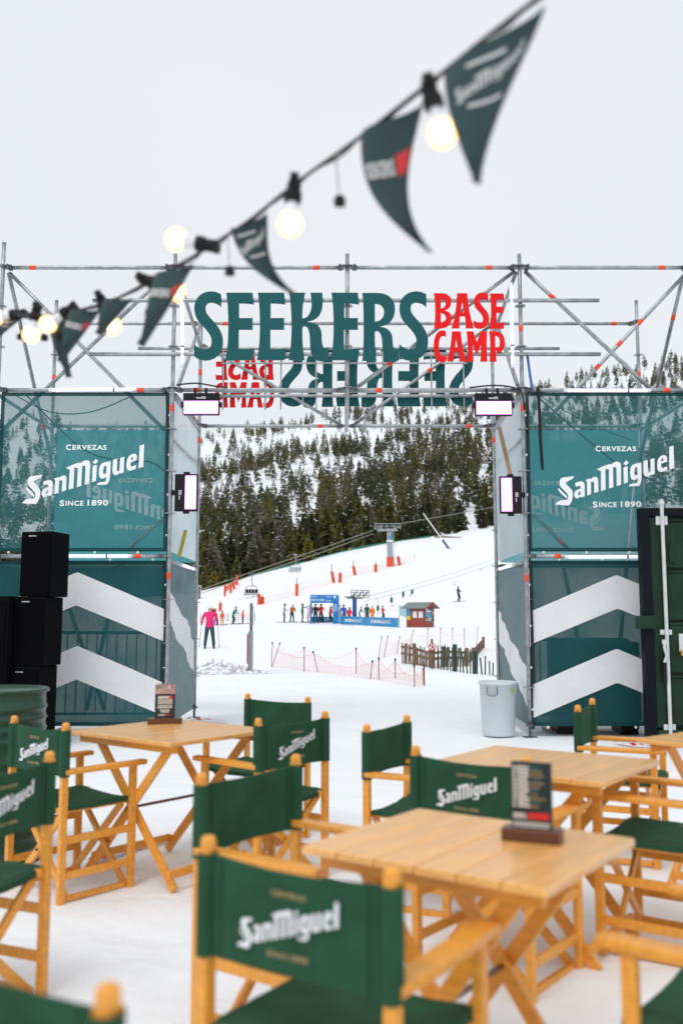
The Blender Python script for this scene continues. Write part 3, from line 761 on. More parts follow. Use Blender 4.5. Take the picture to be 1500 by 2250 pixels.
# ------------------------------------------------------------ behind the banners: barriers and boxes
def barrier(label, c, w, h, rz):
    t = thing('crowd_barrier', label, 'barrier', c, rz)
    MB().path([(-w / 2, 0, 0.03), (-w / 2, 0, h - .1), (-w / 2 + .1, 0, h), (w / 2 - .1, 0, h), (w / 2, 0, h - .1), (w / 2, 0, 0.03)], 0.02, 8).build('frame', M_STEELD, t)
    MB().tube((-w / 2, 0, 0.2), (w / 2, 0, 0.2), 0.016, 8).build('bottom_rail', M_STEELD, t)
    for k in range(1, 12):
        x = -w / 2 + w * k / 12
        MB().tube((x, 0, 0.2), (x, 0, h), 0.008, 6).build('upright_bar', M_STEELD, t)
    for x in (-w * .35, w * .35): MB().box((x, 0, 0.02), (0.06, 0.5, 0.03)).build('foot', M_STEELD, t)
p = ony(1285, 1600, YF + 0.55); barrier('grey crowd barrier showing through the right chevron banner', (p.x, p.y, 0), 1.25, ony(1300, 1405, YF + .55).z, 0)
p = ony(230, 1600, YF + 0.65); barrier('grey crowd barrier showing through the left chevron banner', (p.x, p.y, 0), 1.45, ony(230, 1390, YF + .65).z, 0)
bx = thing('flight_case', 'dark box on wooden blocks behind the foot of the right chevron banner', 'case', (ony(1310, 1600, YF + 0.4).x, YF + 0.5, 0))
M_CASE = mat('dark_teal_case', (0.015, 0.045, 0.05), rough=0.6, var=0.2)
MB().box((0, 0, 0.62), (0.98, 0.5, 0.9)).build('body', M_CASE, bx, bev=0.01)
for x in (-0.38, 0.36): MB().box((x, 0, 0.075), (0.2, 0.4, 0.15)).build('support_block', M_BLACK, bx)
MB().box((0, 0, 0.13), (0.98, 0.45, 0.04)).build('pallet_board', M_WOODD, bx)

# ------------------------------------------------------------ speakers
def speaker(label, x, y, z, w, d, h, rz):
    t = thing('loudspeaker', label, 'loudspeaker', (x, y, z), rz, None)
    MB().box((0, 0, h / 2), (w, d, h)).build('cabinet', M_CAB, t, bev=0.012)
    g = MB().box((0, -d / 2 - 0.006, h / 2), (w * 0.92, 0.012, h * 0.93)); g.build('grille', mat('black_grille', (0.0025, 0.0025, 0.003), rough=0.9, bump=0.4, bscale=300, spec=0.06), t, bev=0.004)
    MB().box((-w * 0.12, -d / 2 - 0.014, h * 0.93), (0.09, 0.004, 0.012)).build('name_plate', M_STEEL, t)
    MB().box((-w / 2 - 0.002, 0.05, h * 0.6), (0.006, 0.18, 0.1)).build('handle_recess', M_BLACK, t)
    for k in range(4): MB().box((-w / 2 - 0.004, -d * 0.3, h * (0.12 + 0.25 * k)), (0.008, 0.03, 0.03)).build('rigging_point', M_STEELD, t)
    return t
YS = 9.9
pz = [ony(90, r, YS).z for r in (1167, 1311, 1464)]
hs = [pz[0] - pz[1] - 0.012, pz[1] - pz[2] - 0.012, pz[2] - 0.012]
for k, (cxp, lab) in enumerate(((84, 'topmost black loudspeaker of the tall stack left of the gateway'), (74, 'middle black loudspeaker of the tall stack left of the gateway'), (66, 'bottom black loudspeaker of the tall stack left of the gateway'))):
    q = ony(cxp, 1300, YS); speaker(lab, q.x, q.y + 0.2, [pz[1], pz[2], 0.0][k] + 0.002, 0.37, 0.38, hs[k] + 0.008, R(-11))
q = ony(-25, 1300, YS - 0.1); speaker('black loudspeaker cut by the left photo edge, beside the tall stack', q.x, q.y + 0.3, 0.0, 0.5, 0.5, ony(0, 1310, YS).z, R(-8))

# ------------------------------------------------------------ shipping container (door end)
YC = 10.25
cx0 = ony(1408, 1400, YC).x
ct = thing('container_door', 'dark green steel container door with white locking rod at the right edge', 'container door', (cx0, YC, 0.03))
HC = ony(1410, 1118, YC).z - 0.03
MB().box((0.66, 0.03, HC / 2), (1.2, 0.04, HC - 0.1)).build('back_sheet', M_CONT, ct)
MB().box((2.6, 2.0, HC / 2), (2.43, 4.2, HC - 0.02)).build('container_body', M_CONT, ct)
MB().box((0.055, -0.03, HC / 2), (0.10, 0.14, HC)).build('corner_post', mat('container_edge', (0.003, 0.006, 0.010), rough=0.6, spec=0.15), ct, bev=0.006)
MB().box((0.70, -0.03, HC - 0.045), (1.18, 0.13, 0.09)).build('header', mat('container_edge', (0.008, 0.014, 0.020)), ct, bev=0.006)
MB().box((0.70, -0.03, 0.06), (1.18, 0.13, 0.12)).build('sill', M_CONT, ct, bev=0.006)
MB().box((0.20, -0.03, HC / 2 + 0.02), (0.17, 0.07, HC - 0.24)).build('door_frame', M_CONT, ct, bev=0.006)
dz0, dz1 = 0.14, HC - 0.1; nP = 4
for k in range(nP):
    a = lerp(dz0, dz1, k / nP) + 0.012; b = lerp(dz0, dz1, (k + 1) / nP) - 0.05
    MB().box((0.79, -0.012, (a + b) / 2), (1.0, 0.05, b - a)).build('door_panel', M_CONT, ct, bev=0.012)
    MB().box((0.79, -0.025, b + 0.02), (1.0, 0.012, 0.03)).build('panel_rib', M_CONT, ct, bev=0.004)
MB().box((0.02, -0.115, ony(1418, 1373, YC).z), (0.21, 0.06, 0.14)).build('corner_bracket', M_CONT, ct, bev=0.006)
rx = 0.245
rod = MB().tube((rx, -0.10, 0.02), (rx, -0.10, HC + 0.03), 0.021, 12).build('locking_rod', mat('white_rod_paint', (0.62, 0.64, 0.64), rough=0.45, metal=0.2, var=0.1), ct)
M_ROD = MATS['white_rod_paint']
MB().lathe([(0.02, HC + 0.03), (0.03, HC + 0.035), (0.035, HC + 0.06), (0.02, HC + 0.075), (0.028, HC + 0.09), (0.001, HC + 0.1)], 12, (rx, -0.1, 0)).build('rod_cam', M_ROD, rod)
for zz, hh in ((HC - 0.12, 0.14), (ony(1455, 1395, YC).z, 0.055), (0.1, 0.16)):
    MB().box((rx, -0.075, zz), (0.13, 0.02, hh)).build('rod_bracket', M_ROD, rod, bev=0.006)
hz = ony(1450, 1440, YC).z
MB().path([(rx - 0.035, -0.12, hz + 0.12), (rx - 0.04, -0.125, hz + 0.06), (rx - 0.02, -0.13, hz - 0.03), (rx - 0.045, -0.125, hz - 0.1)], 0.016, 8).box((rx - 0.035, -0.115, hz + 0.12), (0.05, 0.03, 0.05)).build('lock_handle', M_ROD, ct)
MB().box((rx - 0.045, -0.115, hz - 0.22), (0.035, 0.03, 0.22)).build('handle_grip', M_BLACK, ct, bev=0.004)
MB().box((rx + 0.11, -0.05, HC - 0.5), (0.06, 0.02, 0.2)).build('door_stop', M_CONT, ct, bev=0.005)
lk = ony(1497, 1413, YC - 0.1)
MB().box((lk.x - cx0 + 0.02, -0.05, lk.z - 0.03), (0.07, 0.02, 0.2)).build('lock_plate', M_ROD, ct, bev=0.006)
MB().box((lk.x - cx0 + 0.015, -0.085, lk.z - 0.14), (0.06, 0.04, 0.055)).build('padlock', mat('brass', (0.6, 0.33, 0.06), rough=0.35, metal=0.8), ct, bev=0.006)

# ------------------------------------------------------------ bin and drum
g0 = onz(1095, 1618, 0)
bn = thing('waste_bin', 'tall white plastic bin with wire handle in front of the right gateway post', 'bin', (g0.x, g0.y, 0.0))
hb = ony(1095, 1497, g0.y).z; k = hb / 0.66
M_BIN = mat('white_bin_plastic', (0.60, 0.68, 0.72), rough=0.42, var=0.04, sss=0.0)
body = MB().lathe([(0.0, 0.02), (0.185 * k, 0.015), (0.195 * k, 0.03), (0.222 * k, hb - 0.03), (0.236 * k, hb - 0.03), (0.238 * k, hb), (0.222 * k, hb + 0.002), (0.215 * k, hb - 0.03), (0.188 * k, 0.05), (0.0, 0.05)], 40).build('tub', M_BIN, bn, smooth=True)
hw = MB().path([(-0.16 * k, -0.17 * k, hb - 0.05), (-0.165 * k, -0.185 * k, hb - 0.13), (-0.14 * k, -0.2 * k, hb - 0.15), (-0.07 * k, -0.225 * k, hb - 0.15), (-0.045 * k, -0.228 * k, hb - 0.13), (-0.05 * k, -0.22 * k, hb - 0.05)], 0.005, 6).build('wire_handle', M_STEELD, bn)
MB().box((0.16 * k, -0.165 * k, hb - 0.1), (0.05, 0.006, 0.04), rz=R(43)).build('sticker', mat('lime_sticker', (0.35, 0.55, 0.05), rough=0.6), bn)
dq = ony(-8, 1520, 5.4)
dr = thing('oil_drum', 'dark green ribbed steel drum at the left edge in front of the speakers', 'drum', (dq.x, 5.4, 0.0))
hd = ony(0, 1512, 5.4).z
pr = [(0.0, 0.0), (0.27, 0.0), (0.285, 0.008), (0.285, 0.03), (0.275, 0.04)]
z = 0.06
while z < hd - 0.1:
    for dz, rr in ((0, 0.275), (0.012, 0.279), (0.024, 0.287), (0.036, 0.279)): pr.append((rr, z + dz))
    z += 0.06 if (z % 0.3) < 0.2 else 0.11
pr += [(0.275, hd - 0.05), (0.276, hd - 0.02)]
MB().lathe(pr, 48).build('shell', M_DRUM, dr, smooth=True)
MB().lathe([(0.276, hd - 0.02), (0.292, hd - 0.018), (0.296, hd - 0.008), (0.29, hd), (0.276, hd), (0.272, hd - 0.015), (0.0, hd - 0.02)], 48).build('lid', M_DRUM, dr, smooth=True)

# ------------------------------------------------------------ director chairs
CW, CD, CH = 0.485, 0.40, 0.86
PS = 0.033
CHAIR_LOGO = logo_mesh('logo_print', 0.265, 0.0, M_PRINT)
_w = logo_words(0.265, 0.0, M_GOLD); CHAIR_WORDS = [join_meshes('slogan_print', q, [M_GOLD]) for q in (_w[:2], _w[2:])]
def make_chair():
    """faces +Y; origin on the ground under the middle of the seat; rear posts at y=-CD/2"""
    t = thing('director_chair', 'x', 'chair')
    yb, yf = -CD / 2, CD / 2; hw = CW / 2
    for s in (-1, 1):
        x = s * hw
        MB().box((x, yb, 0.415), (PS * 0.85, PS * 1.1, 0.83)).lathe([(0.0165, 0.828), (0.018, 0.832), (0.018, CH - 0.012), (0.014, CH - 0.003), (0.0005, CH)], 12, (x, yb, 0)).build('back_post', M_WOOD, t, bev=0.004)
        MB().box((x, yf, 0.305), (PS * 0.85, PS * 1.1, 0.61)).build('front_post', M_WOOD, t, bev=0.004)
        def arm(u, v):
            y = lerp(yb - 0.005, yf + 0.07, u); w = 0.026 + 0.006 * math.sin(u * math.pi)
            a = v * 2 * math.pi
            return (x + w * max(-1, min(1, 1.3 * math.cos(a))), y, 0.622 + 0.0125 * max(-1, min(1, 1.3 * math.sin(a))))
        mb = MB(); mb.grid(arm, 8, 16)
        for yy in (yb - 0.005, yf + 0.07):
            mb.poly([arm(0 if yy < 0 else 1, k / 16) for k in range(16)])
        mb.build('armrest', M_WOOD, t)
        for z in (0.30, 0.135): MB().box((x, 0, z), (0.018, CD - PS, 0.036)).build('side_rail', M_WOOD, t, bev=0.003)
        MB().bar((s * (hw - 0.035), yb - 0.01, 0.435), (s * (hw - 0.035), yf + 0.035, 0.435), 0.028, 0.028).build('seat_rail', M_WOOD, t, bev=0.004)
    for y, dy in ((yf - 0.03, 0.011), (yb + 0.035, -0.011)):
        for s in (-1, 1):
            MB().bar((-s * (hw - 0.03), y + s * 0.011, 0.425), (s * (hw - 0.022), y + s * 0.011, 0.018), 0.036, 0.018, up=(0, 1, 0)).build('cross_leg', M_WOOD, t, bev=0.003)
        MB().tube((0, y - 0.03, 0.222), (0, y + 0.03, 0.222), 0.007, 8).build('pivot_bolt', M_STEELD, t)
    for s in (-1, 1): MB().box((s * (hw - 0.022), 0, 0.022), (0.024, CD - 0.05, 0.026)).build('foot_rail', M_WOOD, t, bev=0.003)
    # seat sling, doubled over the rails
    def seat(u, v, dz=0.0):
        x = lerp(-hw + 0.012, hw - 0.012, u); y = lerp(yb + 0.0, yf + 0.03, v)
        sag = 0.028 * math.sin(math.pi * u) * (0.55 + 0.45 * math.sin(math.pi * v))
        return (x, y, 0.456 - sag + 0.003 * fbm(x, y, 14, 2, 4.0) + dz - (0.006 if v in (0, 1) else 0))
    sb = MB(); sb.grid(lambda u, v: seat(u, v), 18, 14); sb.grid(lambda u, v: seat(1 - u, v, -0.024), 18, 14)
    for v in (0, 1):
        sb.grid(lambda a, b: seat(a if v == 0 else 1 - a, v, -0.024 * (1 - b)), 18, 1)
    for u in (0, 1):
        sb.grid(lambda a, b: seat(u, 1 - a if u == 0 else a, -0.024 * (1 - b)), 14, 1)
    sb.build('seat', M_CANVAS, t, smooth=False)
    for pl in t.children[-1].data.polygons: pl.use_smooth = True
    # back sling with sleeves round the posts
    z0, z1 = 0.60, 0.822
    def back(u, v, off):
        x = lerp(-hw, hw, u); sag = 0.018 * math.sin(math.pi * u)
        cur = 0.010 * math.sin(math.pi * u)
        z = lerp(z0 + cur * 0.6, z1 - cur, v)
        return (x, yb - sag + off + 0.006 * fbm(x, z * 0.6, 9, 3, 8.0) * math.sin(math.pi * u), z)
    bb = MB()
    bb.grid(lambda u, v: back(1 - u, v, 0.0045), 20, 6); bb.grid(lambda u, v: back(u, v, -0.0045), 20, 6)
    for v in (0, 1): bb.grid(lambda a, b: back(a if v else 1 - a, v, lerp(-0.0045, 0.0045, b)), 20, 1)
    for s in (-1, 1):
        x = s * hw; ring = []
        mb_n = 14
        prof = []
        b = len(bb.v)
        for z in (z0, z0 + 0.07, z0 + 0.15, z1):
            for k in range(mb_n):
                a = 2 * math.pi * k / mb_n
                bb.v.append((x + 0.0235 * math.cos(a) + 0.0, yb + 0.0265 * math.sin(a), z))
        for j in range(3):
            for k in range(mb_n):
                k2 = (k + 1) % mb_n
                bb.face((b + j * mb_n + k, b + j * mb_n + k2, b + (j + 1) * mb_n + k2, b + (j + 1) * mb_n + k))
    bo = bb.build('backrest', M_CANVAS, t, smooth=True)
    for s in (-1, 1):
        for side in (-1, 1):
            st = MB()
            st.grid(lambda u, v: (s * (hw - 0.05) + (u - .5) * 0.004, back((s * (hw - 0.05) + hw) / CW, v, side * 0.006)[1], back((s * (hw - 0.05) + hw) / CW, v, 0)[2]), 1, 6)
            st.build('seam', mat('dark_stitching', (0.008, 0.04, 0.02), rough=0.8), bo)
    return t, bo
chairA, backA = make_chair()
def add_print(bo):
    for me in [CHAIR_LOGO] + CHAIR_WORDS:
        o = link(me.name.split('.')[0], me, bo); o.location = (0, -CD / 2 - 0.028, 0.712)
CH_GROUP = 'director chairs on the snow terrace'
def chair_from_posts(l, r, inside, label, zt=CH, src=None):
    """l, r: pixel of the tops of the left and right back posts as seen; inside=True when the seat side faces us"""
    L, Rr = onz(*l, zt), onz(*r, zt)
    place_chair((L + Rr) / 2, Rr - L, inside, label)
CHAIRS = []
def place_chair(mid, d, inside, label):
    d = Vector((d.x, d.y)).normalized()
    f = Vector((-d.y, d.x))
    if inside: f = -f
    rz = math.atan2(f.y, f.x) - math.pi / 2
    o = (mid.x + f.x * CD / 2, mid.y + f.y * CD / 2)
    CHAIRS.append((o, rz, not inside, label))
chair_from_posts((463, 1832), (855, 1898), False, 'large foreground chair with printed green back, turned to the near table')
chair_from_posts((25, 1565), (155, 1582), False, 'printed green chair between the drum and the left table')
L = onz(0, 1690, 0.822); Rr = onz(118, 1666, 0.822); dd = (Rr - L).normalized()
pr_ = onz(110, 1652, CH); place_chair(pr_ - dd * CW / 2, dd, False, 'printed green chair cut by the left edge, below the drum')
L = onz(0, 2128, 0.822); Rr = onz(225, 2182, 0.822); dd = (Rr - L).normalized()
pr_ = onz(238, 2157, CH); dd = Vector((0.88, -0.47, 0)); place_chair(pr_ - dd * CW / 2, dd, True, 'blurred chair back in the bottom left corner')
chair_from_posts((540, 1522), (681, 1530), True, 'farthest chair, plain green back towards the snow behind the left table')
chair_from_posts((587, 1575), (697, 1563), False, 'printed green chair at the right side of the left table')
chair_from_posts((462, 1697), (635, 1663), True, 'plain dark green chair left of the near table, behind the large foreground chair')
chair_from_posts((807, 1582), (892, 1563), True, 'plain green chair standing alone left of the middle table')
chair_from_posts((914, 1631), (1154, 1655), False, 'printed green chair between the near and middle tables')
chair_from_posts((1270, 1548), (1298, 1535), True, 'narrow-looking plain green chair in front of the container banner')
fa, fb = onz(1325, 2095, 0), onz(1400, 2030, 0)
d = (fb - fa).normalized(); fdir = Vector((-d.y, d.x, 0))
place_chair((fa + fb) / 2 - fdir * CD, d, False, 'chair with open green seat right of the near table, its back out of frame')
fa, fb = onz(1318, 2048, 0.63), onz(1472, 1946, 0.63)
d = (fb - fa).normalized(); fdir = Vector((-d.y, d.x, 0))
place_chair((fa + fb) / 2 - fdir * (CD + 0.07), d, False, 'blurred chair in the bottom right corner, only armrest and seat in view')
first = True
plain = chairA
printed = copy_tree(chairA)
pb = [c for c in printed.children if c.name.split('.')[0] == 'backrest'][0]; add_print(pb)
bpy.context.view_layer.update()
used = {True: False, False: False}
for (o, rz, pr, lab) in CHAIRS:
    if not used[pr]: c = printed if pr else plain; used[pr] = True
    else: c = None
    if c is None: c = copy_tree(printed if pr else plain)
    c.location = (o[0], o[1], terr(*o) - 0.004); c.rotation_euler = (0, 0, rz)
    tag(c, lab, 'chair', CH_GROUP)

# ------------------------------------------------------------ folding tables
TZ = 0.745
def make_table(label, c, rz, w, d, nplank):
    """planks run along local Y; w along X, d along Y"""
    t = thing('folding_table', label, 'table', (c[0], c[1], terr(c[0], c[1]) - 0.004), rz, 'wooden folding tables')
    pw = w / nplank
    me = MB().box((0, 0, 0), (pw - 0.0035, d, 0.022)).mesh('plank', M_TOP)
    for k in range(nplank):
        o = link('plank', me, t); o.location = (-w / 2 + pw * (k + .5), 0, TZ - 0.011 + random.uniform(-.0006, .0006))
        b = o.modifiers.new('Bevel', 'BEVEL'); b.width = 0.003; b.segments = 2
    for y in (-d / 2 + 0.07, d / 2 - 0.07):
        MB().box((0, y, TZ - 0.022 - 0.021), (w - 0.07, 0.03, 0.04)).build('batten', M_WOOD, t, bev=0.003)
    for y, s0 in ((-d / 2 + 0.11, 1), (d / 2 - 0.11, -1)):
        for s in (-1, 1):
            yy = y + s * 0.013 * s0
            MB().bar((-s * (w / 2 - 0.1), yy, TZ - 0.03), (s * (w / 2 - 0.09), yy, 0.012), 0.045, 0.022, up=(0, 1, 0)).build('leg', M_WOOD, t, bev=0.003)
        MB().tube((0, y - 0.03, TZ / 2), (0, y + 0.03, TZ / 2), 0.008, 8).build('pivot_bolt', M_STEELD, t)
    MB().tube((0, -d / 2 + 0.1, TZ / 2), (0, d / 2 - 0.1, TZ / 2), 0.008, 8).build('pivot_rod', M_WOODD, t)
    for s in (-1, 1):
        MB().bar((s * (w / 2 - 0.115), -d / 2 + 0.1, 0.085), (s * (w / 2 - 0.115), d / 2 - 0.1, 0.085), 0.02, 0.04).build('stretcher', M_WOOD, t, bev=0.003)
    return t
def quad_frame(c):
    """corners L,N,R,F (left, near, right, far) -> centre, angle of the L->N axis, size"""
    ctr = sum(c, Vector()) / 4
    ax = (c[1] - c[0]) + (c[2] - c[3]); ay = (c[2] - c[1]) + (c[3] - c[0])
    a1 = math.atan2(ax.y, ax.x); a2 = math.atan2(ay.y, ay.x) - math.pi / 2
    return ctr, (a1 + a2) / 2, ax.length / 2, ay.length / 2
ct1, an1, w1, d1 = quad_frame([onz(*p, TZ) for p in ((680, 1850), (1225, 1980), (1383, 1838), (905, 1770))])
make_table('near wooden table with wide planks carrying the drinks menu', ct1, an1, 0.70, 0.605, 6)
ct2, an2, w2, d2 = quad_frame([onz(*p, TZ) for p in ((170, 1601), (375, 1643), (577, 1600), (385, 1578))])
make_table('left wooden table carrying the small pictured menu', ct2, an2, 0.84, 0.74, 7)
N3, R3, F3 = onz(1307, 1712, TZ), onz(1411, 1661, TZ), onz(1100, 1631, TZ)
L3 = N3 + (F3 - R3)
ct3, an3, w3, d3 = quad_frame([L3, N3, R3, F3])
make_table('middle wooden table behind the drinks menu', ct3, an3, 0.80, 0.70, 6)
q = onz(1440, 1626, TZ); make_table('wooden table cut off by the right edge near the container', (q.x + 0.42, q.y + 0.05), R(38), 0.75, 0.65, 6)
print('tables', ct1, math.degrees(an1), w1, d1, ct2, math.degrees(an2), w2, d2, ct3, math.degrees(an3), w3, d3)

# ------------------------------------------------------------ menu stands
M_CARD = mat('menu_card', (0.006, 0.022, 0.026), rough=0.3, coat=0.4)
M_CREAM = mat('menu_print_cream', (0.80, 0.75, 0.68), rough=0.6); M_TANP = mat('menu_print_tan', (0.30, 0.20, 0.11), rough=0.6)
M_MRED = mat('menu_print_red', (0.70, 0.02, 0.02), rough=0.5); M_GREENP = mat('menu_print_green', (0.05, 0.14, 0.12), rough=0.6)
M_PHOTO = mat('menu_photo', (0.35, 0.22, 0.22), rough=0.4, var=0.9, vscale=60)
def menu(label, c, rz, w, h, bw, bd, bh, kind):
    t = thing('menu_stand', label, 'menu stand', c, rz, None)
    MB().box((0, 0, bh / 2), (bw, bd, bh)).build('wooden_base', M_WOODD, t, bev=0.004)
    MB().box((0, 0, bh + h / 2 - 0.008), (w, 0.005, h)).build('card', M_CARD, t)
    cols = [M_CREAM, M_TANP, M_MRED, M_GREENP, M_PHOTO]
    mb = MB(); rnd = random.Random(3)
    def strip(x0, x1, z0, z1, m):
        mb.box(((x0 + x1) / 2 * w, -0.0032, bh - 0.008 + (z0 + z1) / 2 * h), ((x1 - x0) * w, 0.001, (z1 - z0) * h), m=m)
    def words(x0, x1, z0, z1, m):
        x = x0
        while x < x1 - 0.02:
            e = min(x + rnd.uniform(0.03, 0.09), x1); strip(x, e, z0, z1, m); x = e + 0.012
    if kind == 'list':
        for k in range(11):
            z = 0.90 - 0.056 * k
            words(-0.46, -0.37, z, z + 0.034, 0); words(-0.34, -0.04 - rnd.uniform(0, .05), z, z + 0.036, 0); words(-0.02, rnd.uniform(0.16, 0.36), z, z + 0.03, 1 if k % 3 else 3)
        words(-0.46, -0.12, 0.215, 0.25, 0); words(-0.46, -0.12, 0.175, 0.20, 0); strip(-0.09, 0.42, 0.17, 0.265, 2); 
        words(-0.46, 0.44, 0.095, 0.125, 0); words(-0.46, 0.44, 0.055, 0.08, 0)
    else:
        strip(-0.5, 0.5, 0.72, 1.0, 4); strip(-0.46, 0.05, 0.86, 0.99, 0)
        words(-0.36, 0.2, 0.585, 0.655, 0); strip(0.2, 0.38, 0.58, 0.66, 2)
        for z, a in ((0.53, .36), (0.48, .36), (0.43, .36), (0.36, .36), (0.31, .36), (0.24, .25), (0.19, .2)): words(-a, a, z, z + 0.033, 0)
        words(-0.32, 0.0, 0.10, 0.14, 0); strip(0.05, 0.22, 0.10, 0.15, 2)
    mb.build('print', cols, t)
    return t
b0 = onz(1172, 1850, TZ)
menu('dark drinks menu in a walnut block on the near table', (b0.x, b0.y + 0.015, TZ - 0.0006), R(-24), 0.112, 0.185, 0.162, 0.06, 0.034, 'list')
b0 = onz(362, 1590, TZ)
menu('small dark menu with a picture on the left table', (b0.x, b0.y, TZ - 0.0006), R(12), 0.115, 0.20, 0.195, 0.09, 0.034, 'photo')

# ------------------------------------------------------------ red and white tape on the snow
M_TAPER = mat('red_tape', (0.75, 0.02, 0.03), rough=0.4); M_TAPEW = mat('white_tape', (0.8, 0.8, 0.8), rough=0.4)
def tape(label, pts):
    mb = MB(); P = [onz(*p, 0.0) for p in pts]
    for i, (a, b) in enumerate(zip(P, P[1:])):
        n = 5
        for k in range(n):
            p = a.lerp(b, k / n); q = a.lerp(b, (k + 1) / n); zz = 0.03 + 0.012 * math.sin(i * 5 + k * 2.1)
            p.z = terr(p.x, p.y) + zz; q.z = terr(q.x, q.y) + 0.03 + 0.012 * math.sin(i * 5 + (k + 1) * 2.1) + 0.0001
            mb.bar(p, q, 0.07, 0.002, m=(i * n + k) % 2)
    tag(mb.build('barrier_tape', [M_TAPER, M_TAPEW]), label, 'tape', 'red and white tape on the snow')
tape('red and white tape lying under the left table', [(205, 1898), (240, 1885), (300, 1868), (375, 1850)])
tape('red and white tape crumpled below the right chevron banner', [(1200, 1606), (1222, 1612), (1262, 1609), (1280, 1612)])
tape('red and white tape lying before the container', [(1352, 1636), (1395, 1642), (1440, 1644)])
tape('short red tape at the foot of the left gateway jamb', [(415, 1582), (440, 1586), (500, 1590)])

# ------------------------------------------------------------ festoon lights and pennants overhead
CAB = [(1230, -45, 1.42), (1170, 4, 1.50), (1060, 88, 1.60), (965, 165, 1.70), (905, 212, 1.77), (790, 302, 1.90), (660, 395, 2.06), (560, 475, 2.22), (500, 516, 2.32), (430, 560, 2.44), (330, 617, 2.62), (240, 662, 2.82), (130, 690, 3.08), (60, 691, 3.24), (0, 688, 3.40), (-80, 676, 3.65)]
CP = [ony(*c) for c in CAB]
fest = thing('festoon_string', 'black cable of lit round bulbs strung overhead from top right to left', 'festoon lights', tuple(CP[7]))
FO = CP[7]
mb = MB(); fine = []
for i in range(len(CP) - 1):
    p0, p1, p2, p3 = CP[max(i - 1, 0)], CP[i], CP[i + 1], CP[min(i + 2, len(CP) - 1)]
    for k in range(5):
        t = k / 5; fine.append(0.5 * ((2 * p1) + (p2 - p0) * t + (2 * p0 - 5 * p1 + 4 * p2 - p3) * t * t + (3 * p1 - p0 - 3 * p2 + p3) * t ** 3) - FO)
mb.path(fine, 0.0042, 8); mb.build('cable', M_RUBBER, fest, smooth=True)
fine2 = [p + Vector((0.004 * math.sin(i * 1.7), 0, -0.006 + 0.004 * math.cos(i * 1.3))) for i, p in enumerate(fine)]
MB().path(fine2, 0.0028, 6).build('support_cord', M_RUBBER, fest, smooth=True)
SOCK = MB().lathe([(0.0005, 0.045), (0.012, 0.042), (0.017, 0.03), (0.017, 0.012), (0.021, 0.008), (0.021, -0.012), (0.019, -0.016), (0.0005, -0.017)], 16).box((0, 0, 0.04), (0.05, 0.02, 0.018)).mesh('lamp_socket', M_BLACK, smooth=False)
NECK = MB().lathe([(0.013, -0.014), (0.0145, -0.03), (0.021, -0.046), (0.0215, -0.047)], 18).mesh('bulb_neck', M_WHITE, smooth=True)
gl = [(0.0205, -0.046)]
for k in range(1, 12):
    a = R(42) + (math.pi - R(42)) * k / 11
    gl.append((max(0.0305 * math.sin(a), 0.0004), -0.0687 + 0.0305 * math.cos(a)))
GLOBE = MB().lathe(gl, 24).mesh('globe', M_BULB, smooth=True)
gc = [(max(0.0195 * math.sin(math.pi * k / 10), 0.0004), -0.0687 + 0.0195 * math.cos(math.pi * k / 10)) for k in range(11)]
CORE = MB().lathe(gc, 20).mesh('glowing_core', M_CORE, smooth=True)
def near_cable(px, py):
    best = min(fine, key=lambda p: (p.x + FO.x - ony(px, py, p.y + FO.y).x) ** 2 + (p.z + FO.z - ony(px, py, p.y + FO.y).z) ** 2)
    return best
for (sx, sy), (bx_, by_) in (((945, 205), (972, 292)), ((646, 410), (637, 492)), ((452, 538), (388, 526)), ((332, 620), (384, 640)), ((228, 672), (246, 716)), ((140, 690), (106, 712)), ((78, 694), (68, 736)), ((30, 692), (-8, 696))):
    c = near_cable(sx, sy); y = c.y + FO.y
    a = ony(sx, sy, y); b = ony(bx_, by_, y)
    d = (b - a).normalized()
    o = link('lamp_socket', SOCK, fest); o.location = b - FO - d * 0.0687; o.rotation_euler = (-d).to_track_quat('Z', 'Y').to_euler()
    n = link('bulb_neck', NECK, o); g = link('globe', GLOBE, o); link('glowing_core', CORE, o)
    MB().tube(c, b - FO - d * 0.03, 0.006, 6).build('drop_lead', M_RUBBER, fest)
for (ax, ay), (ex, ey) in (((750, 338), (746, 442)), ((506, 520), (505, 596)), ((326, 622), (328, 687)), ((238, 664), (228, 722)), ((100, 692), (98, 742)), ((50, 692), (46, 740)), ((132, 690), (128, 738))):
    c = near_cable(ax, ay); e = ony(ex, ey, c.y + FO.y) - FO
    MB().tube(c, e, 0.0012, 5).build('hanging_thread', M_RUBBER, fest)
    MB().lathe([(0.0005, 0.013), (0.008, 0.012), (0.014, 0.004), (0.012, -0.004), (0.014, -0.009), (0.0005, -0.013)], 12, e).build('end_cap', M_BLACK, fest)
M_PRED = mat('pennant_red', (0.6, 0.03, 0.03), rough=0.7); M_PWH = mat('pennant_white', (0.62, 0.62, 0.62), rough=0.7)
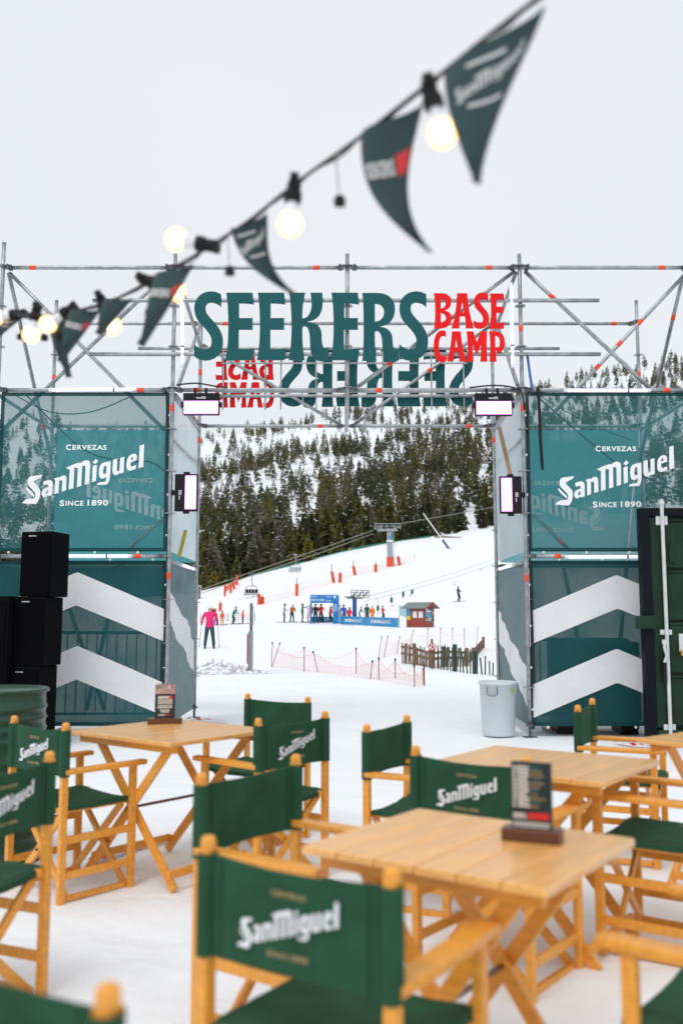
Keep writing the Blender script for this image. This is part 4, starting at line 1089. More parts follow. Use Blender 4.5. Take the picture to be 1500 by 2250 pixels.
def pennant(label, a, b, tip, ya, yb, yt, bend, prt):
    """a, b pixel ends of the top edge; tip pixel; depths; bend pushes the middle sideways"""
    A, B, T = ony(*a, ya), ony(*b, yb), ony(*tip, yt)
    ctr = (A + B) / 2
    t = thing('pennant', label, 'pennant', tuple(ctr), 0, 'pennants on the light string')
    nrm = (B - A).cross(T - A).normalized()
    if nrm.y > 0: nrm = -nrm
    side = (B - A).normalized(); L = (B - A).length
    def P(u, v, off=0.0):
        top = A.lerp(B, u); w = 1 - v
        p = top.lerp(T, v) if True else top
        p = p + side * (bend * L * math.sin(math.pi * v) * 0.5) + nrm * (0.022 * math.sin(u * math.pi * 1.5 + v * 3) * (1 - v * 0.5) + off)
        p.z -= 0.012 * math.sin(math.pi * u) * (1 - v)
        return p - ctr
    n = 14
    mb = MB()
    mb.grid(lambda u, v: P(u, v * 0.995, 0.0012), n, 22); mb.grid(lambda u, v: P(1 - u, v * 0.995, -0.0012), n, 22)
    mb.build('cloth', M_PEN, t, smooth=True)
    def patch(nm, u0, u1, v0, v1, m, par):
        MB().grid(lambda u, v: P(lerp(u0, u1, u), lerp(v0 + (u - .5) * 0.0, v1, v), 0.0026), 6, 4).build(nm, m, par, smooth=True)
    if prt == 'logo':
        k = 0.62
        me = MB()
        lm = CHAIR_LOGO
        xs = [v.co.x for v in lm.vertices]; zs = [v.co.z for v in lm.vertices]
        for v in lm.vertices:
            u = 0.16 + 0.72 * (v.co.x - min(xs)) / (max(xs) - min(xs)); w = 0.36 - 0.24 * (v.co.z - min(zs)) / (max(zs) - min(zs))
            me.v.append(tuple(P(u, w, 0.003)))
        for p in lm.polygons: me.face(list(p.vertices))
        me.build('logo_print', M_PWH, t)
        patch('slogan_print', 0.35, 0.7, 0.10, 0.125, M_PWH, t); patch('slogan_print', 0.3, 0.72, 0.385, 0.41, M_PWH, t)
    elif prt == 'camp':
        tm = text_mesh('w', 'SEEKERS', 0, 1, 0, 1, 0, M_PWH, 0.03)
        me = MB()
        for v in tm.vertices: me.v.append(tuple(P(0.10 + 0.5 * v.co.x, 0.36 - 0.11 * v.co.z, 0.003)))
        for p in tm.polygons: me.face(list(p.vertices))
        me.build('word_print', M_PWH, t)
        patch('red_block', 0.64, 0.92, 0.23, 0.37, M_PRED, t)
pennant('largest dark pennant with white logo at the top right', (976, 165), (1178, 2), (1045, 404), 1.69, 1.49, 1.62, 0.0, 'logo')
pennant('dark pennant with red and white print, second from the right', (793, 294), (912, 222), (945, 556), 1.89, 1.77, 1.80, -0.55, 'camp')
pennant('narrow twisted dark pennant above the letters', (507, 500), (572, 470), (645, 648), 2.31, 2.22, 2.25, -0.5, 'logo')
pennant('grey green pennant above the left gateway post', (340, 612), (412, 570), (308, 760), 2.60, 2.47, 2.55, 0.3, 'camp')
pennant('small dark pennant left of the crossing braces', (155, 684), (210, 672), (130, 795), 3.02, 2.92, 2.98, 0.25, 'camp')
pennant('small folded pennant hanging behind a bulb', (232, 664), (280, 646), (215, 735), 2.84, 2.74, 2.80, 0.2, None)
pennant('thin edge-on pennant tip near the left bulbs', (112, 694), (134, 690), (152, 830), 3.12, 3.06, 3.1, -0.2, None)
pennant('pennant half cut off by the left edge', (-30, 684), (38, 690), (-12, 745), 3.48, 3.30, 3.4, 0.2, 'logo')

# ------------------------------------------------------------ skiers
def cloth(name, rgb): return mat('cloth_' + name, rgb, rough=0.75, var=0.1, vscale=10)
CL = {'pink': (0.75, 0.015, 0.16), 'black': (0.012, 0.014, 0.02), 'navy': (0.012, 0.025, 0.07), 'teal': (0.01, 0.07, 0.08), 'grey': (0.35, 0.38, 0.40), 'orange': (0.85, 0.13, 0.01),
      'red': (0.70, 0.012, 0.02), 'yellow': (0.75, 0.36, 0.01), 'green': (0.02, 0.35, 0.05), 'blue': (0.01, 0.10, 0.42), 'white': (0.75, 0.76, 0.78), 'brown': (0.16, 0.05, 0.03), 'petrol': (0.01, 0.11, 0.18), 'darkgreen': (0.01, 0.06, 0.04)}
M_SKIN = mat('skin', (0.55, 0.32, 0.24), rough=0.6)
M_BOOT = mat('ski_boot', (0.03, 0.03, 0.035), rough=0.4)
def body_mesh(h, lean, spread, armL, armR, jacket, pants, knee=0.0):
    """one continuous skinned figure facing +Y, feet at z=0. arm = (forward, out, bend)"""
    k = h / 1.75
    V = []; E_ = []; rad = []; tagd = []
    def v(p, r):
        V.append(Vector(p) * k); rad.append((r[0] * k, r[1] * k)); return len(V) - 1
    def e(a, b, t): E_.append((a, b)); tagd.append(t)
    ly = lean
    pel = v((0, -0.02, 0.93), (0.15, 0.115))
    wai = v((0, ly * 0.3 - 0.01, 1.10), (0.15, 0.115)); che = v((0, ly * 0.75, 1.32), (0.175, 0.125)); nek = v((0, ly, 1.47), (0.07, 0.07))
    hd0 = v((0, ly + 0.015, 1.58), (0.085, 0.10)); hd1 = v((0, ly + 0.02, 1.69), (0.085, 0.10))
    e(pel, wai, 'j'); e(wai, che, 'j'); e(che, nek, 'j'); e(nek, hd0, 'h'); e(hd0, hd1, 'h')
    for s, arm in ((-1, armL), (1, armR)):
        f, o, b = arm
        sh = v((s * 0.19, ly * 0.92, 1.42), (0.075, 0.075))
        el = v((s * (0.21 + 0.22 * o), ly * 0.9 + 0.25 * f, 1.42 - 0.28 * math.cos(min(abs(f) + abs(o), 1.5))), (0.055, 0.055))
        hx, hy, hz = V[el] / k
        wr = v((hx + s * 0.10 * o - s * 0.06 * b, hy + 0.10 * f + 0.22 * b, hz - 0.25 * (1 - b) + 0.10 * max(b - 0.5, 0)), (0.042, 0.042))
        wx, wy, wz = V[wr] / k
        ha = v((wx, wy + 0.05 + 0.04 * b, wz - 0.07 * (1 - b)), (0.045, 0.035))
        e(che, sh, 'j'); e(sh, el, 'j'); e(el, wr, 'j'); e(wr, ha, 'g')
    for s in (-1, 1):
        hip = v((s * 0.095, -0.01, 0.86), (0.105, 0.11)); kn = v((s * (0.10 + spread * 0.5), 0.05 + knee, 0.48), (0.075, 0.085)); an = v((s * (0.10 + spread), -0.02, 0.14), (0.065, 0.075))
        hl = v((s * (0.10 + spread), -0.03, 0.05), (0.055, 0.05)); to = v((s * (0.10 + spread), 0.17, 0.045), (0.045, 0.04))
        e(pel, hip, 'p'); e(hip, kn, 'p'); e(kn, an, 'p'); e(an, hl, 'b'); e(hl, to, 'b')
    me = bpy.data.meshes.new('tmp'); me.from_pydata([tuple(p) for p in V], E_, [])
    ob = bpy.data.objects.new('tmp', me); col.objects.link(ob)
    ob.modifiers.new('Skin', 'SKIN'); ss = ob.modifiers.new('Sub', 'SUBSURF'); ss.levels = 1; ss.render_levels = 1
    sk_ = me.skin_vertices[0].data if me.skin_vertices else None
    if sk_ is None:
        bpy.context.view_layer.update()
    if not me.skin_vertices:
        import bmesh as _bm
        bm = _bm.new(); bm.from_mesh(me); bm.verts.layers.skin.verify(); bm.to_mesh(me); bm.free()
    sk_ = me.skin_vertices[0].data
    for i, r in enumerate(rad): sk_[i].radius = r
    sk_[0].use_root = True
    bpy.context.view_layer.update()
    out = bpy.data.meshes.new_from_object(ob.evaluated_get(bpy.context.evaluated_depsgraph_get()))
    bpy.data.objects.remove(ob); bpy.data.meshes.remove(me)
    out.materials.clear()
    for m in (jacket, pants, M_BOOT, M_SKIN): out.materials.append(m)
    ix = {'j': 0, 'g': 2, 'p': 1, 'b': 2, 'h': 3}
    for pl in out.polygons:
        c = pl.center; best, bt = 1e9, 'j'
        for (a, b), t in zip(E_, tagd):
            A, B = V[a], V[b]; d = B - A; u = max(0, min(1, (c - A).dot(d) / d.length_squared)); q = (c - A - d * u).length
            if q < best: best, bt = q, t
        if bt == 'p' and c.z > 0.86 * k: bt = 'j'
        pl.material_index = ix[bt]; pl.use_smooth = True
    return out, k, ly, [V[i] for i in range(len(V))]
POSES = {'stand': (0.02, 0.05, (0.1, 0.15, 0.2), (0.1, 0.15, 0.3), 0.0), 'hold': (0.04, 0.05, (0.35, 0.2, 0.7), (0.3, 0.2, 0.7), 0.0), 'ski': (0.14, 0.08, (0.15, 0.42, 0.2), (0.15, 0.42, 0.2), 0.08),
         'lean': (0.28, 0.08, (0.4, 0.2, 0.4), (0.4, 0.2, 0.4), 0.06), 'shade': (0.0, 0.04, (0.1, 0.2, 0.3), (0.9, 0.5, 1.2), 0.0), 'tow': (-0.08, 0.06, (0.5, 0.1, 0.9), (0.5, 0.1, 0.9), 0.08), 'stride': (0.10, 0.12, (0.5, 0.3, 0.2), (-0.1, 0.3, 0.2), 0.05)}
M_SKI = mat('ski_top', (0.02, 0.03, 0.04), rough=0.35); M_GOG = mat('goggles', (0.02, 0.02, 0.03), rough=0.15)
def person(desc, px, py, hpx, facing, jacket, pants, helmet, pose='stand', vest=None, poles=False, skis=True, where=''):
    g = ground_hit(px, py)
    h = hpx / FPX * g.y; h = min(max(h, 1.15), 1.92)
    ln, sp, aL, aR, kn = POSES[pose]
    me, k, ly, V = body_mesh(h, ln, sp, aL, aR, cloth(jacket, CL[jacket]), cloth(pants, CL[pants]), kn)
    t = thing('person', desc, 'person', (g.x, g.y, g.z), R(facing), 'skiers on the snow')
    link('body', me, t)
    hc = Vector((0, ly + 0.018, 1.655)) * k
    hm = MB()
    hm.lathe([(0.118 * k, -0.03 * k), (0.122 * k, 0.02 * k), (0.105 * k, 0.075 * k), (0.06 * k, 0.115 * k), (0.0005, 0.125 * k)], 12, hc)
    hm.build('helmet', cloth('helmet_' + helmet, CL[helmet]), t, smooth=True)
    MB().box(hc + Vector((0, 0.10, -0.035)) * k, (0.15 * k, 0.05 * k, 0.065 * k)).build('goggles', M_GOG, t, bev=0.01)
    MB().box(hc + Vector((0, 0.115, -0.085)) * k, (0.03 * k, 0.03 * k, 0.04 * k)).build('nose', M_SKIN, t, bev=0.008)
    if vest:
        vb = MB()
        def ring(u, v):
            a = u * 2 * math.pi; z = lerp(1.03, 1.43, v)
            rr = lerp(0.185, 0.215, math.sin(v * math.pi)) * (0.9 if v > 0.9 else 1)
            return Vector((rr * math.cos(a), lerp(ly * 0.2, ly * 0.9, v) + rr * 0.78 * math.sin(a), z)) * k
        vb.grid(ring, 16, 5); vb.build('vest', cloth(vest, CL[vest]), t, smooth=True)
    if skis:
        sk_ = thing('skis', f'pair of dark skis under the {where or desc}', 'skis', (g.x, g.y, g.z), R(facing), 'skis on the skiers')
        for s in (-1, 1):
            mb = MB(); x = s * (0.10 + sp) * k; L = 0.8 * k
            mb.path([(x, -L, 0.016), (x, L * 0.8, 0.016), (x, L * 0.95, 0.035), (x, L * 1.05, 0.09)], [0.045, 0.042, 0.045, 0.02], 6)
            for i, q in enumerate(mb.v): mb.v[i] = (q[0], q[1], 0.016 + (q[2] - 0.016) * 0.45 if q[1] < L * .85 else q[2])
            mb.build('ski', M_SKI, sk_)
    if poles:
        pt = thing('ski_poles', f'ski poles held by the {where or desc}', 'ski poles', (g.x, g.y, g.z), R(facing), 'ski poles')
        hands = [V[i] for i in (9, 13)]
        for s, hnd in zip((-1, 1), hands):
            tip = Vector((hnd.x + s * 0.08, hnd.y - 0.15, 0.02))
            mb = MB().tube(hnd, tip, 0.011, 6); d = (tip - hnd).normalized()
            mb.lathe([(0.012, -0.005), (0.05, -0.005), (0.05, 0.005), (0.012, 0.005)], 8, tip - d * 0.06, Q=d.to_track_quat('Z', 'Y').to_matrix())
            mb.build('ski_pole', M_STEELD, pt)
    return t
person('skier in a bright pink jacket and teal trousers seen from behind', 460, 1424, 92, 8, 'pink', 'teal', 'white', 'ski', poles=True, where='skier in pink')
person('standing skier in a dark jacket and brown trousers behind the pink skier', 466, 1372, 38, 160, 'navy', 'brown', 'darkgreen', 'stand', where='skier in brown trousers')
person('child in an orange vest and blue trousers beside the pink skier', 474, 1374, 31, 40, 'red', 'blue', 'red', 'stand', 'orange', where='child in blue trousers')
person('child in an orange vest with yellow trousers', 488, 1374, 31, 220, 'red', 'yellow', 'blue', 'stand', 'orange', where='child in yellow trousers')
person('skier in a green hooded jacket with a blue vest', 512, 1372, 38, 250, 'green', 'darkgreen', 'green', 'lean', 'blue', poles=True, where='skier in green')
person('small child in orange next to the tall edge-on board', 533, 1371, 29, 260, 'orange', 'darkgreen', 'red', 'stand', 'orange', where='small child in orange')
person('skier in a grey jacket at the left end of the lift queue', 624, 1368, 40, 280, 'grey', 'darkgreen', 'black', 'hold', where='skier in grey')
person('skier with an orange bib bending forward in the queue', 641, 1368, 38, 200, 'darkgreen', 'black', 'grey', 'lean', 'orange', where='bending skier')
person('skier in petrol blue shading the eyes', 664, 1368, 40, 270, 'petrol', 'darkgreen', 'black', 'shade', where='skier shading the eyes')
person('child in a white jacket and red trousers in the queue', 677, 1368, 33, 90, 'white', 'red', 'white', 'stand', where='child in white')
person('skier dressed all in dark navy under the blue arch', 693, 1369, 41, 10, 'black', 'navy', 'darkgreen', 'stand', where='skier in navy')
person('skier in a red jacket left of the middle of the blue arch', 705, 1368, 40, 190, 'red', 'black', 'black', 'hold', where='skier in red')
person('skier in red walking under the right side of the arch', 725, 1368, 35, 300, 'red', 'black', 'darkgreen', 'stride', where='walking skier in red')
person('figure in grey half hidden behind the arch pillar', 746, 1366, 36, 20, 'grey', 'black', 'black', 'stand', where='figure in grey')
person('skier in a blue jacket right of the arch', 756, 1370, 40, 20, 'blue', 'black', 'darkgreen', 'stride', where='skier in blue')
person('skier in a red top and black trousers beside the blue banner', 767, 1372, 37, 340, 'red', 'black', 'black', 'stride', where='skier in a red top')
person('crouched figure in blue and white near the lift motor', 789, 1362, 27, 280, 'petrol', 'navy', 'black', 'lean', where='crouched figure')
person('skier in dark clothes behind the blue banner', 806, 1368, 39, 0, 'darkgreen', 'black', 'darkgreen', 'stand', where='skier in dark clothes')
person('skier in a yellow and orange jacket behind the blue banner', 818, 1368, 35, 10, 'yellow', 'orange', 'yellow', 'stand', 'orange', where='skier in yellow')
person('child in red being pulled by the drag lift', 841, 1362, 30, 300, 'red', 'black', 'darkgreen', 'tow', where='child on the drag lift')
person('lone skier in dark green riding the drag lift up the slope', 1007, 1322, 33, 300, 'darkgreen', 'black', 'darkgreen', 'tow', where='lone skier')

# ------------------------------------------------------------ blue start arch and banner
M_ARCH = mat('arch_blue', (0.008, 0.19, 0.50), rough=0.5, var=0.05)
def gp(px, py): return ground_hit(px, py)
ga = gp(712, 1371); ya = ga.y; sA = ya / FPX
ar = thing('start_arch', 'blue start arch with white lettering over the lift queue', 'arch', (ga.x, ya, ga.z))
aw, ah = 63 * sA, 63 * sA
x0 = (681 - 712) * sA; x1 = (744 - 712) * sA
MB().box(((x0 + x1) / 2, 0, ah - 9 * sA), (x1 - x0, 0.5, 18 * sA)).build('header', M_ARCH, ar, bev=0.12)
MB().box((x1 - 6.5 * sA, 0, (ah - 18 * sA) / 2), (13 * sA, 0.5, ah - 18 * sA)).build('pillar', M_ARCH, ar, bev=0.02)
MB().box((x0 + 2 * sA, 0, (ah - 18 * sA) / 2), (4 * sA, 0.5, ah - 18 * sA)).build('pillar', M_ARCH, ar, bev=0.02)
MB().box((x1 + 0.5 * sA, 0.05, ah / 2 - 2 * sA), (2.5 * sA, 0.4, ah - 4 * sA)).build('edge_tube', M_WHITE, ar, bev=0.04)
me = text_mesh('lettering', 'FUNICAMP | SOLDEU', x0 + 1 * sA, x0 + 32 * sA, ah - 14.5 * sA, ah - 9.5 * sA, 0.257, M_PRINT, 0.02); link('lettering', me, ar)
me = text_mesh('lettering', 'BLUE SECTOR', x0 + 1.5 * sA, x0 + 15 * sA, ah - 6 * sA, ah - 3 * sA, 0.257, M_PRINT); link('lettering', me, ar)
me = text_mesh('lettering', 'FREE SKI', x0 + 36 * sA, x0 + 47 * sA, ah - 6 * sA, ah - 3 * sA, 0.257, M_PRINT); link('lettering', me, ar)
em = MB().lathe([(0.0005, 0), (2.6 * sA, 0)], 16, (x0 + 54 * sA, -0.257, ah - 5 * sA), Q=Matrix.Rotation(R(90), 3, 'X')); em.build('emblem', M_PRINT, ar)
em = MB()
for k in range(3): em.lathe([(0.9 * sA, 0), (1.4 * sA, 0)], 12, (x0 + (37 + 3.2 * k) * sA, -0.257, ah - 13.5 * sA), Q=Matrix.Rotation(R(90), 3, 'X'))
em.build('ring_emblem', M_PRINT, ar)
for k in range(5): MB().box((x1 - 7 * sA, -0.256, ah - (22 + 3.2 * k) * sA), (7 * sA, 0.004, 1.0 * sA)).build('small_print', M_PRINT, ar)
def low_banner(label, a, b, h, txt, words):
    A, B = gp(*a), gp(*b); d = (B - A); L = d.xy.length; rz = math.atan2(d.y, d.x)
    t = thing('barrier_banner', label, 'banner', tuple(A), rz)
    zb = B.z - A.z
    MB().grid(lambda u, v: (u * L, 0.03 * fbm(u * L, v, 1.2, 2, 3.0), zb * u + h * v), 30, 4).build('cloth', mat('banner_blue', (0.01, 0.24, 0.50), rough=0.55, var=0.05), t, smooth=True)
    for k in range(5): MB().tube((L * k / 4, 0.05, -0.1 + zb * k / 4), (L * k / 4, 0.05, h + 0.15 + zb * k / 4), 0.025, 6).build('pole', M_STEELD, t)
    for (u0, u1, s, bold) in words:
        link('lettering', text_mesh('lettering', s, L * u0, L * u1, zb * (u0 + u1) / 2 + h * 0.33, zb * (u0 + u1) / 2 + h * 0.72, 0.05, M_PRINT, bold), t)
    return t
low_banner('long low blue banner with white bank lettering right of the arch', (746, 1372), (875, 1379), 17 * sA, '', [(0.12, 0.28, 'MORA', 0.04), (0.285, 0.44, 'BANC', 0.0), (0.58, 0.62, 'Я', 0.03), (0.63, 0.77, 'MORA', 0.04), (0.775, 0.90, 'BANC', 0.0)])
low_banner('short low blue banner inside the arch', (684, 1367), (736, 1368), 12 * sA, '', [(0.55, 0.95, 'BANC', 0.0)])

# drag lift: drive station, hangers, ropes
gd = gp(790, 1366); yd = gd.y + 2.5; sD = yd / FPX
dl = thing('drag_lift_station', 'drag lift drive station with blue pillar and grey railing', 'lift station', (gd.x - 10 * sD, yd, terr(gd.x, yd)))
MB().box((0, 0, 22 * sD), (9 * sD, 0.6, 44 * sD)).build('pillar', mat('station_blue', (0.01, 0.07, 0.28), rough=0.4), dl, bev=0.03)
st = MB(); st.box((0, 0, 45 * sD), (36 * sD, 0.7, 3 * sD)); st.box((-10 * sD, 0, 48 * sD), (24 * sD, 0.3, 2 * sD)); st.build('crosshead', mat('station_grey', (0.10, 0.15, 0.15), rough=0.5), dl, bev=0.02)
rl = MB()
for k in range(7):
    x = lerp(-8, 32, k / 6) * sD; rl.tube((x, -.4, 46 * sD), (x, -.4, 62 * sD), 0.03, 5)
for z in (46, 51, 56.5, 62): rl.tube((-8 * sD, -.4, z * sD), (32 * sD, -.4, z * sD), 0.03, 5)
rl.build('railing', M_STEELD, dl)
hg = MB()
for k in range(9):
    x = lerp(-4, 28, k / 8) * sD; z = (49 + (k % 3) * 4) * sD; hg.box((x, 0.0, z), (4.5 * sD, 0.5, 1.8 * sD)); hg.tube((x, 0, z), (x + 0.1, 0, z + 5 * sD), 0.03, 5)
hg.build('stored_hangers', M_STEELD, dl)
def lift_pt(px, py, y): return ony(px, py, y)
D0, D1 = (800, 1318, yd), (1110, 1222, yd + 62)
def rope(label, a, b, sag, r, m, n=16):
    A, B = ony(*a), ony(*b)
    P = [A.lerp(B, i / n) - Vector((0, 0, sag * 4 * (i / n) * (1 - i / n))) for i in range(n + 1)]
    return tag(MB().path(P, r, 6).build('lift_rope', m), label, 'rope'), P
M_ROPE = mat('lift_rope', (0.30, 0.31, 0.32), rough=0.5, metal=0.3)
_, RP1 = rope('upper rope of the drag lift over the right snow slope', (815, 1308, yd), (1112, 1216, yd + 62), 0.4, 0.022, M_ROPE)
_, RP2 = rope('lower rope of the drag lift over the right snow slope', (795, 1322, yd), (1112, 1227, yd + 62), 0.4, 0.022, M_ROPE)
def hanger(label, P, px, topy, boty, free):
    A = min(P, key=lambda p: abs(pxof(p.x, p.y) - px)); s = A.y / FPX
    t = thing('drag_hanger', label, 'lift hanger', tuple(A), 0, 'drag lift hangers')
    e = Vector(((free - px) * s, 0, -(boty - topy) * s)); mid = e * 0.55
    MB().path([(0, 0, 0), tuple(e * 0.2 + Vector((0.1, 0, 0))), tuple(mid)], 0.018, 5).build('cord', M_STEELD, t)
    MB().lathe([(0.0005, 0.42), (0.1, 0.34), (0.15, 0.1), (0.12, -0.15), (0.0005, -0.22)], 8, mid).build('reel', mat('hanger_green', (0.02, 0.10, 0.08), rough=0.4), t, smooth=True)
    MB().tube(mid, e, 0.02, 5).build('rod', M_STEELD, t)
    MB().box(e, (0.32, 0.06, 0.05)).build('seat_disc', M_BLACK, t, bev=0.01)
for lab, P, px, ty, by, fr in (('drag hanger nearest the lift station', RP2, 841, 1300, 1343, 845), ('drag hanger high above the child in red', RP2, 862, 1290, 1314, 866), ('drag hanger swinging left over the mid slope', RP2, 919, 1283, 1299, 909), ('drag hanger with long rod ahead of the lone skier', RP2, 990, 1258, 1297, 994), ('farthest drag hanger, beside the right jamb', RP2, 1062, 1240, 1256, 1053), ('thin straight drag hanger behind the hut roof', RP2, 893, 1292, 1305, 894)):
    hanger(lab, P, px, ty, by, fr)
# ------------------------------------------------------------ red wooden hut
gh = gp(925, 1379); yh = gh.y; sH = yh / FPX
M_HUT = mat('red_brown_planks', (0.32, 0.062, 0.042), rough=0.65, var=0.2, vscale=4, stretch=(1, 1, 8))
ht = thing('ticket_hut', 'small red brown wooden hut with grey roof and notice boards', 'hut', (gh.x, yh + 0.8, gh.z - 0.05), R(-36))
W_, D_, Hh = 46 * sH, 40 * sH, 44 * sH
hp_ = 10
for k in range(hp_):
    z = Hh * (k + .5) / hp_
    MB().box((0, -D_ / 2, z), (W_, 0.05, Hh / hp_ - 0.012)).build('plank', M_HUT, ht)
    MB().box((W_ / 2, 0, z), (0.05, D_ - 0.06, Hh / hp_ - 0.012)).build('plank', M_HUT, ht)
    MB().box((-W_ / 2, 0, z), (0.05, D_ - 0.06, Hh / hp_ - 0.012)).build('plank', M_HUT, ht)
MB().box((0, 0, Hh / 2), (W_ - 0.09, D_ - 0.09, Hh - 0.02)).build('inner_wall', M_WOODD, ht)
rf = MB(); o_ = 0.3; rh = 11 * sH
for s in (-1, 1):
    rf.bar((0, s * (D_ / 2 + o_) / 2, Hh + rh / 2 + 0.02), (0, s * (D_ / 2 + o_) / 2 + 0.0001, Hh + rh / 2 + 0.02), 0.001, 0.001)
rf = MB()
a0 = [(-W_ / 2 - o_, -D_ / 2 - o_, Hh - 0.06), (W_ / 2 + o_, -D_ / 2 - o_, Hh - 0.06), (W_ / 2 + o_, 0, Hh + rh), (-W_ / 2 - o_, 0, Hh + rh)]
b0_ = [(-W_ / 2 - o_, D_ / 2 + o_, Hh - 0.06), (W_ / 2 + o_, D_ / 2 + o_, Hh - 0.06), (W_ / 2 + o_, 0, Hh + rh), (-W_ / 2 - o_, 0, Hh + rh)]
for q, fl in ((a0, False), (b0_, True)):
    up = [Vector(p) + Vector((0, 0, 0.06)) for p in q]
    rf.poly(up if not fl else up[::-1]); rf.poly(q[::-1] if not fl else q)
    for i in range(4): rf.poly([q[i], q[(i + 1) % 4], up[(i + 1) % 4], up[i]])
rf.build('roof', mat('grey_roofing', (0.16, 0.20, 0.20), rough=0.7, var=0.15), ht)
MB().poly([(W_ / 2 + 0.02, -D_ / 2, Hh), (W_ / 2 + 0.02, D_ / 2, Hh), (W_ / 2 + 0.02, 0, Hh + rh - 0.05)]).build('gable', M_HUT, ht)
gb = MB()
for s in (-1, 1): gb.bar((W_ / 2 + o_ + 0.01, s * (D_ / 2 + o_), Hh - 0.04), (W_ / 2 + o_ + 0.01, 0, Hh + rh + 0.03), 0.03, 0.12)
gb.build('bargeboard', mat('orange_red_trim', (0.42, 0.06, 0.02), rough=0.6), ht)
def board(nm, x0, x1, z0, z1, m, par=ht, face='f', off=0.035):
    if face == 'f': return MB().box(((x0 + x1) / 2 * W_, -D_ / 2 - off, (z0 + z1) / 2 * Hh), ((x1 - x0) * W_, 0.02, (z1 - z0) * Hh)).build(nm, m, par)
    return MB().box((W_ / 2 + off, (x0 + x1) / 2 * D_, (z0 + z1) / 2 * Hh), (0.02, (x1 - x0) * D_, (z1 - z0) * Hh)).build(nm, m, par)
board('poster', -0.47, -0.28, 0.62, 0.95, mat('poster_blue', (0.05, 0.35, 0.6), rough=0.5)); board('poster', -0.47, -0.28, 0.40, 0.61, mat('poster_yellow', (0.75, 0.6, 0.05), rough=0.5))
for a, b in ((-0.15, 0.10), (0.18, 0.43)):
    board('window', a, b, 0.5, 0.84, mat('hut_window', (0.6, 0.55, 0.5), rough=0.25)); board('poster', a + .04, b - .04, 0.54, 0.8, M_WHITE, off=0.047)
nb = board('notice_board', -0.48, 0.46, 0.33, 0.98, mat('slate_board', (0.07, 0.09, 0.11), rough=0.6), face='s', off=0.04)
for (a, b, z0, z1, m) in ((-.44, -.2, .90, .94, M_PRINT), (-.44, 0.1, .80, .86, M_PRINT), (-.44, 0.05, .68, .76, mat('board_blue', (0.1, .45, .7))), (-.44, 0.12, .56, .65, mat('board_blue', (0.1, .45, .7))), (-.2, .2, .48, .51, M_PRINT), (-.2, .1, .42, .45, M_PRINT), (-.2, .1, .36, .39, M_PRINT), (-.4, -.3, .37, .45, M_PRINT), (.2, .36, .66, .82, mat('board_orange', (0.8, .3, .1)))):
    board('board_print', a, b, z0, z1, m, ht, 's', 0.053)
# small teal flag net beside the hut
fp = gp(888, 1362)
tag(MB().grid(lambda u, v: (fp.x + (u - .5) * 1.0, fp.y, fp.z + 0.35 + v * 0.95 - 0.2 * u + 0.04 * math.sin(u * 6)), 8, 4).build('pale_flag', mat('pale_teal_net', (0.35, 0.55, 0.55), rough=0.7)), 'pale teal cloth panel beside the left wall of the hut', 'flag')

# ------------------------------------------------------------ safety nets, picket fence, sign, edge-on board
M_NET = mat('orange_net', (0.75, 0.17, 0.10), rough=0.7); M_NETP = mat('net_pole', (0.22, 0.06, 0.05), rough=0.6)
def net(label, feet, hpx, lean=()):
    P = [gp(*p) for p in feet]; O = P[0]
    t = thing('safety_net', label, 'safety net', tuple(O), 0)
    tops = []
    for i, (p, hh) in enumerate(zip(P, hpx)):
        q = p - O; top = q + Vector(((lean[i] if lean else 0) * p.y / FPX, 0, hh * p.y / FPX)); tops.append(top)
        MB().tube(q - Vector((0, 0, .1)), top, 0.010, 6).build('pole', M_NETP, t)
        MB().tube(top - Vector((0, 0, 0.03)), top + Vector((0, 0, 0.02)), 0.02, 6).build('pole_cap', M_BLACK, t)
    mb = MB(); rows = 9
    for i in range(len(P) - 1):
        a0, a1, b0, b1 = P[i] - O, tops[i], P[i + 1] - O, tops[i + 1]
        n = max(4, int((b0 - a0).length / 0.16))
        S = lambda u, v: (a0.lerp(a1, 0.04 + 0.9 * v)).lerp(b0.lerp(b1, 0.04 + 0.9 * v), u) - Vector((0, 0, 0.22 * math.sin(math.pi * u) * (0.3 + 0.7 * v)))
        for r in range(rows + 1): mb.path([S(u / n, r / rows) for u in range(0, n + 1)], 0.0013 if r < rows else 0.004, 3, cap=False)
        for u in range(n + 1): mb.path([S(u / n, r / 4) for r in range(5)], 0.0013, 3, cap=False)
    o = mb.build('net_mesh', M_NET, t); o['kind'] = 'stuff'
    return t
net('orange safety net sagging across the snow inside the gateway', [(596, 1466), (668, 1476), (782, 1482), (832, 1495), (910, 1510), (932, 1508)], [52, 52, 55, 46, 46, 44], [2, 0, 0, 0, 0, 0])
net('second sagging orange net in front of the first', [(596, 1465), (700, 1478), (812, 1492), (868, 1490), (930, 1506)], [50, 44, 38, 40, 34], [18, -12, 6, 0, 0])
net('tall thin orange net behind the wooden fence', [(830, 1446), (842, 1446), (870, 1438), (900, 1426), (938, 1424), (966, 1426), (994, 1424), (1020, 1422), (1046, 1418)], [46, 46, 38, 40, 42, 44, 42, 40, 38], [8, 10, 8, 8, 2, 2, 0, 0, 4])
M_PICK = mat('weathered_picket', (0.17, 0.11, 0.07), rough=0.85, var=0.5, vscale=3)
M_PICKG = mat('green_picket', (0.03, 0.07, 0.05), rough=0.85, var=0.4, vscale=3)
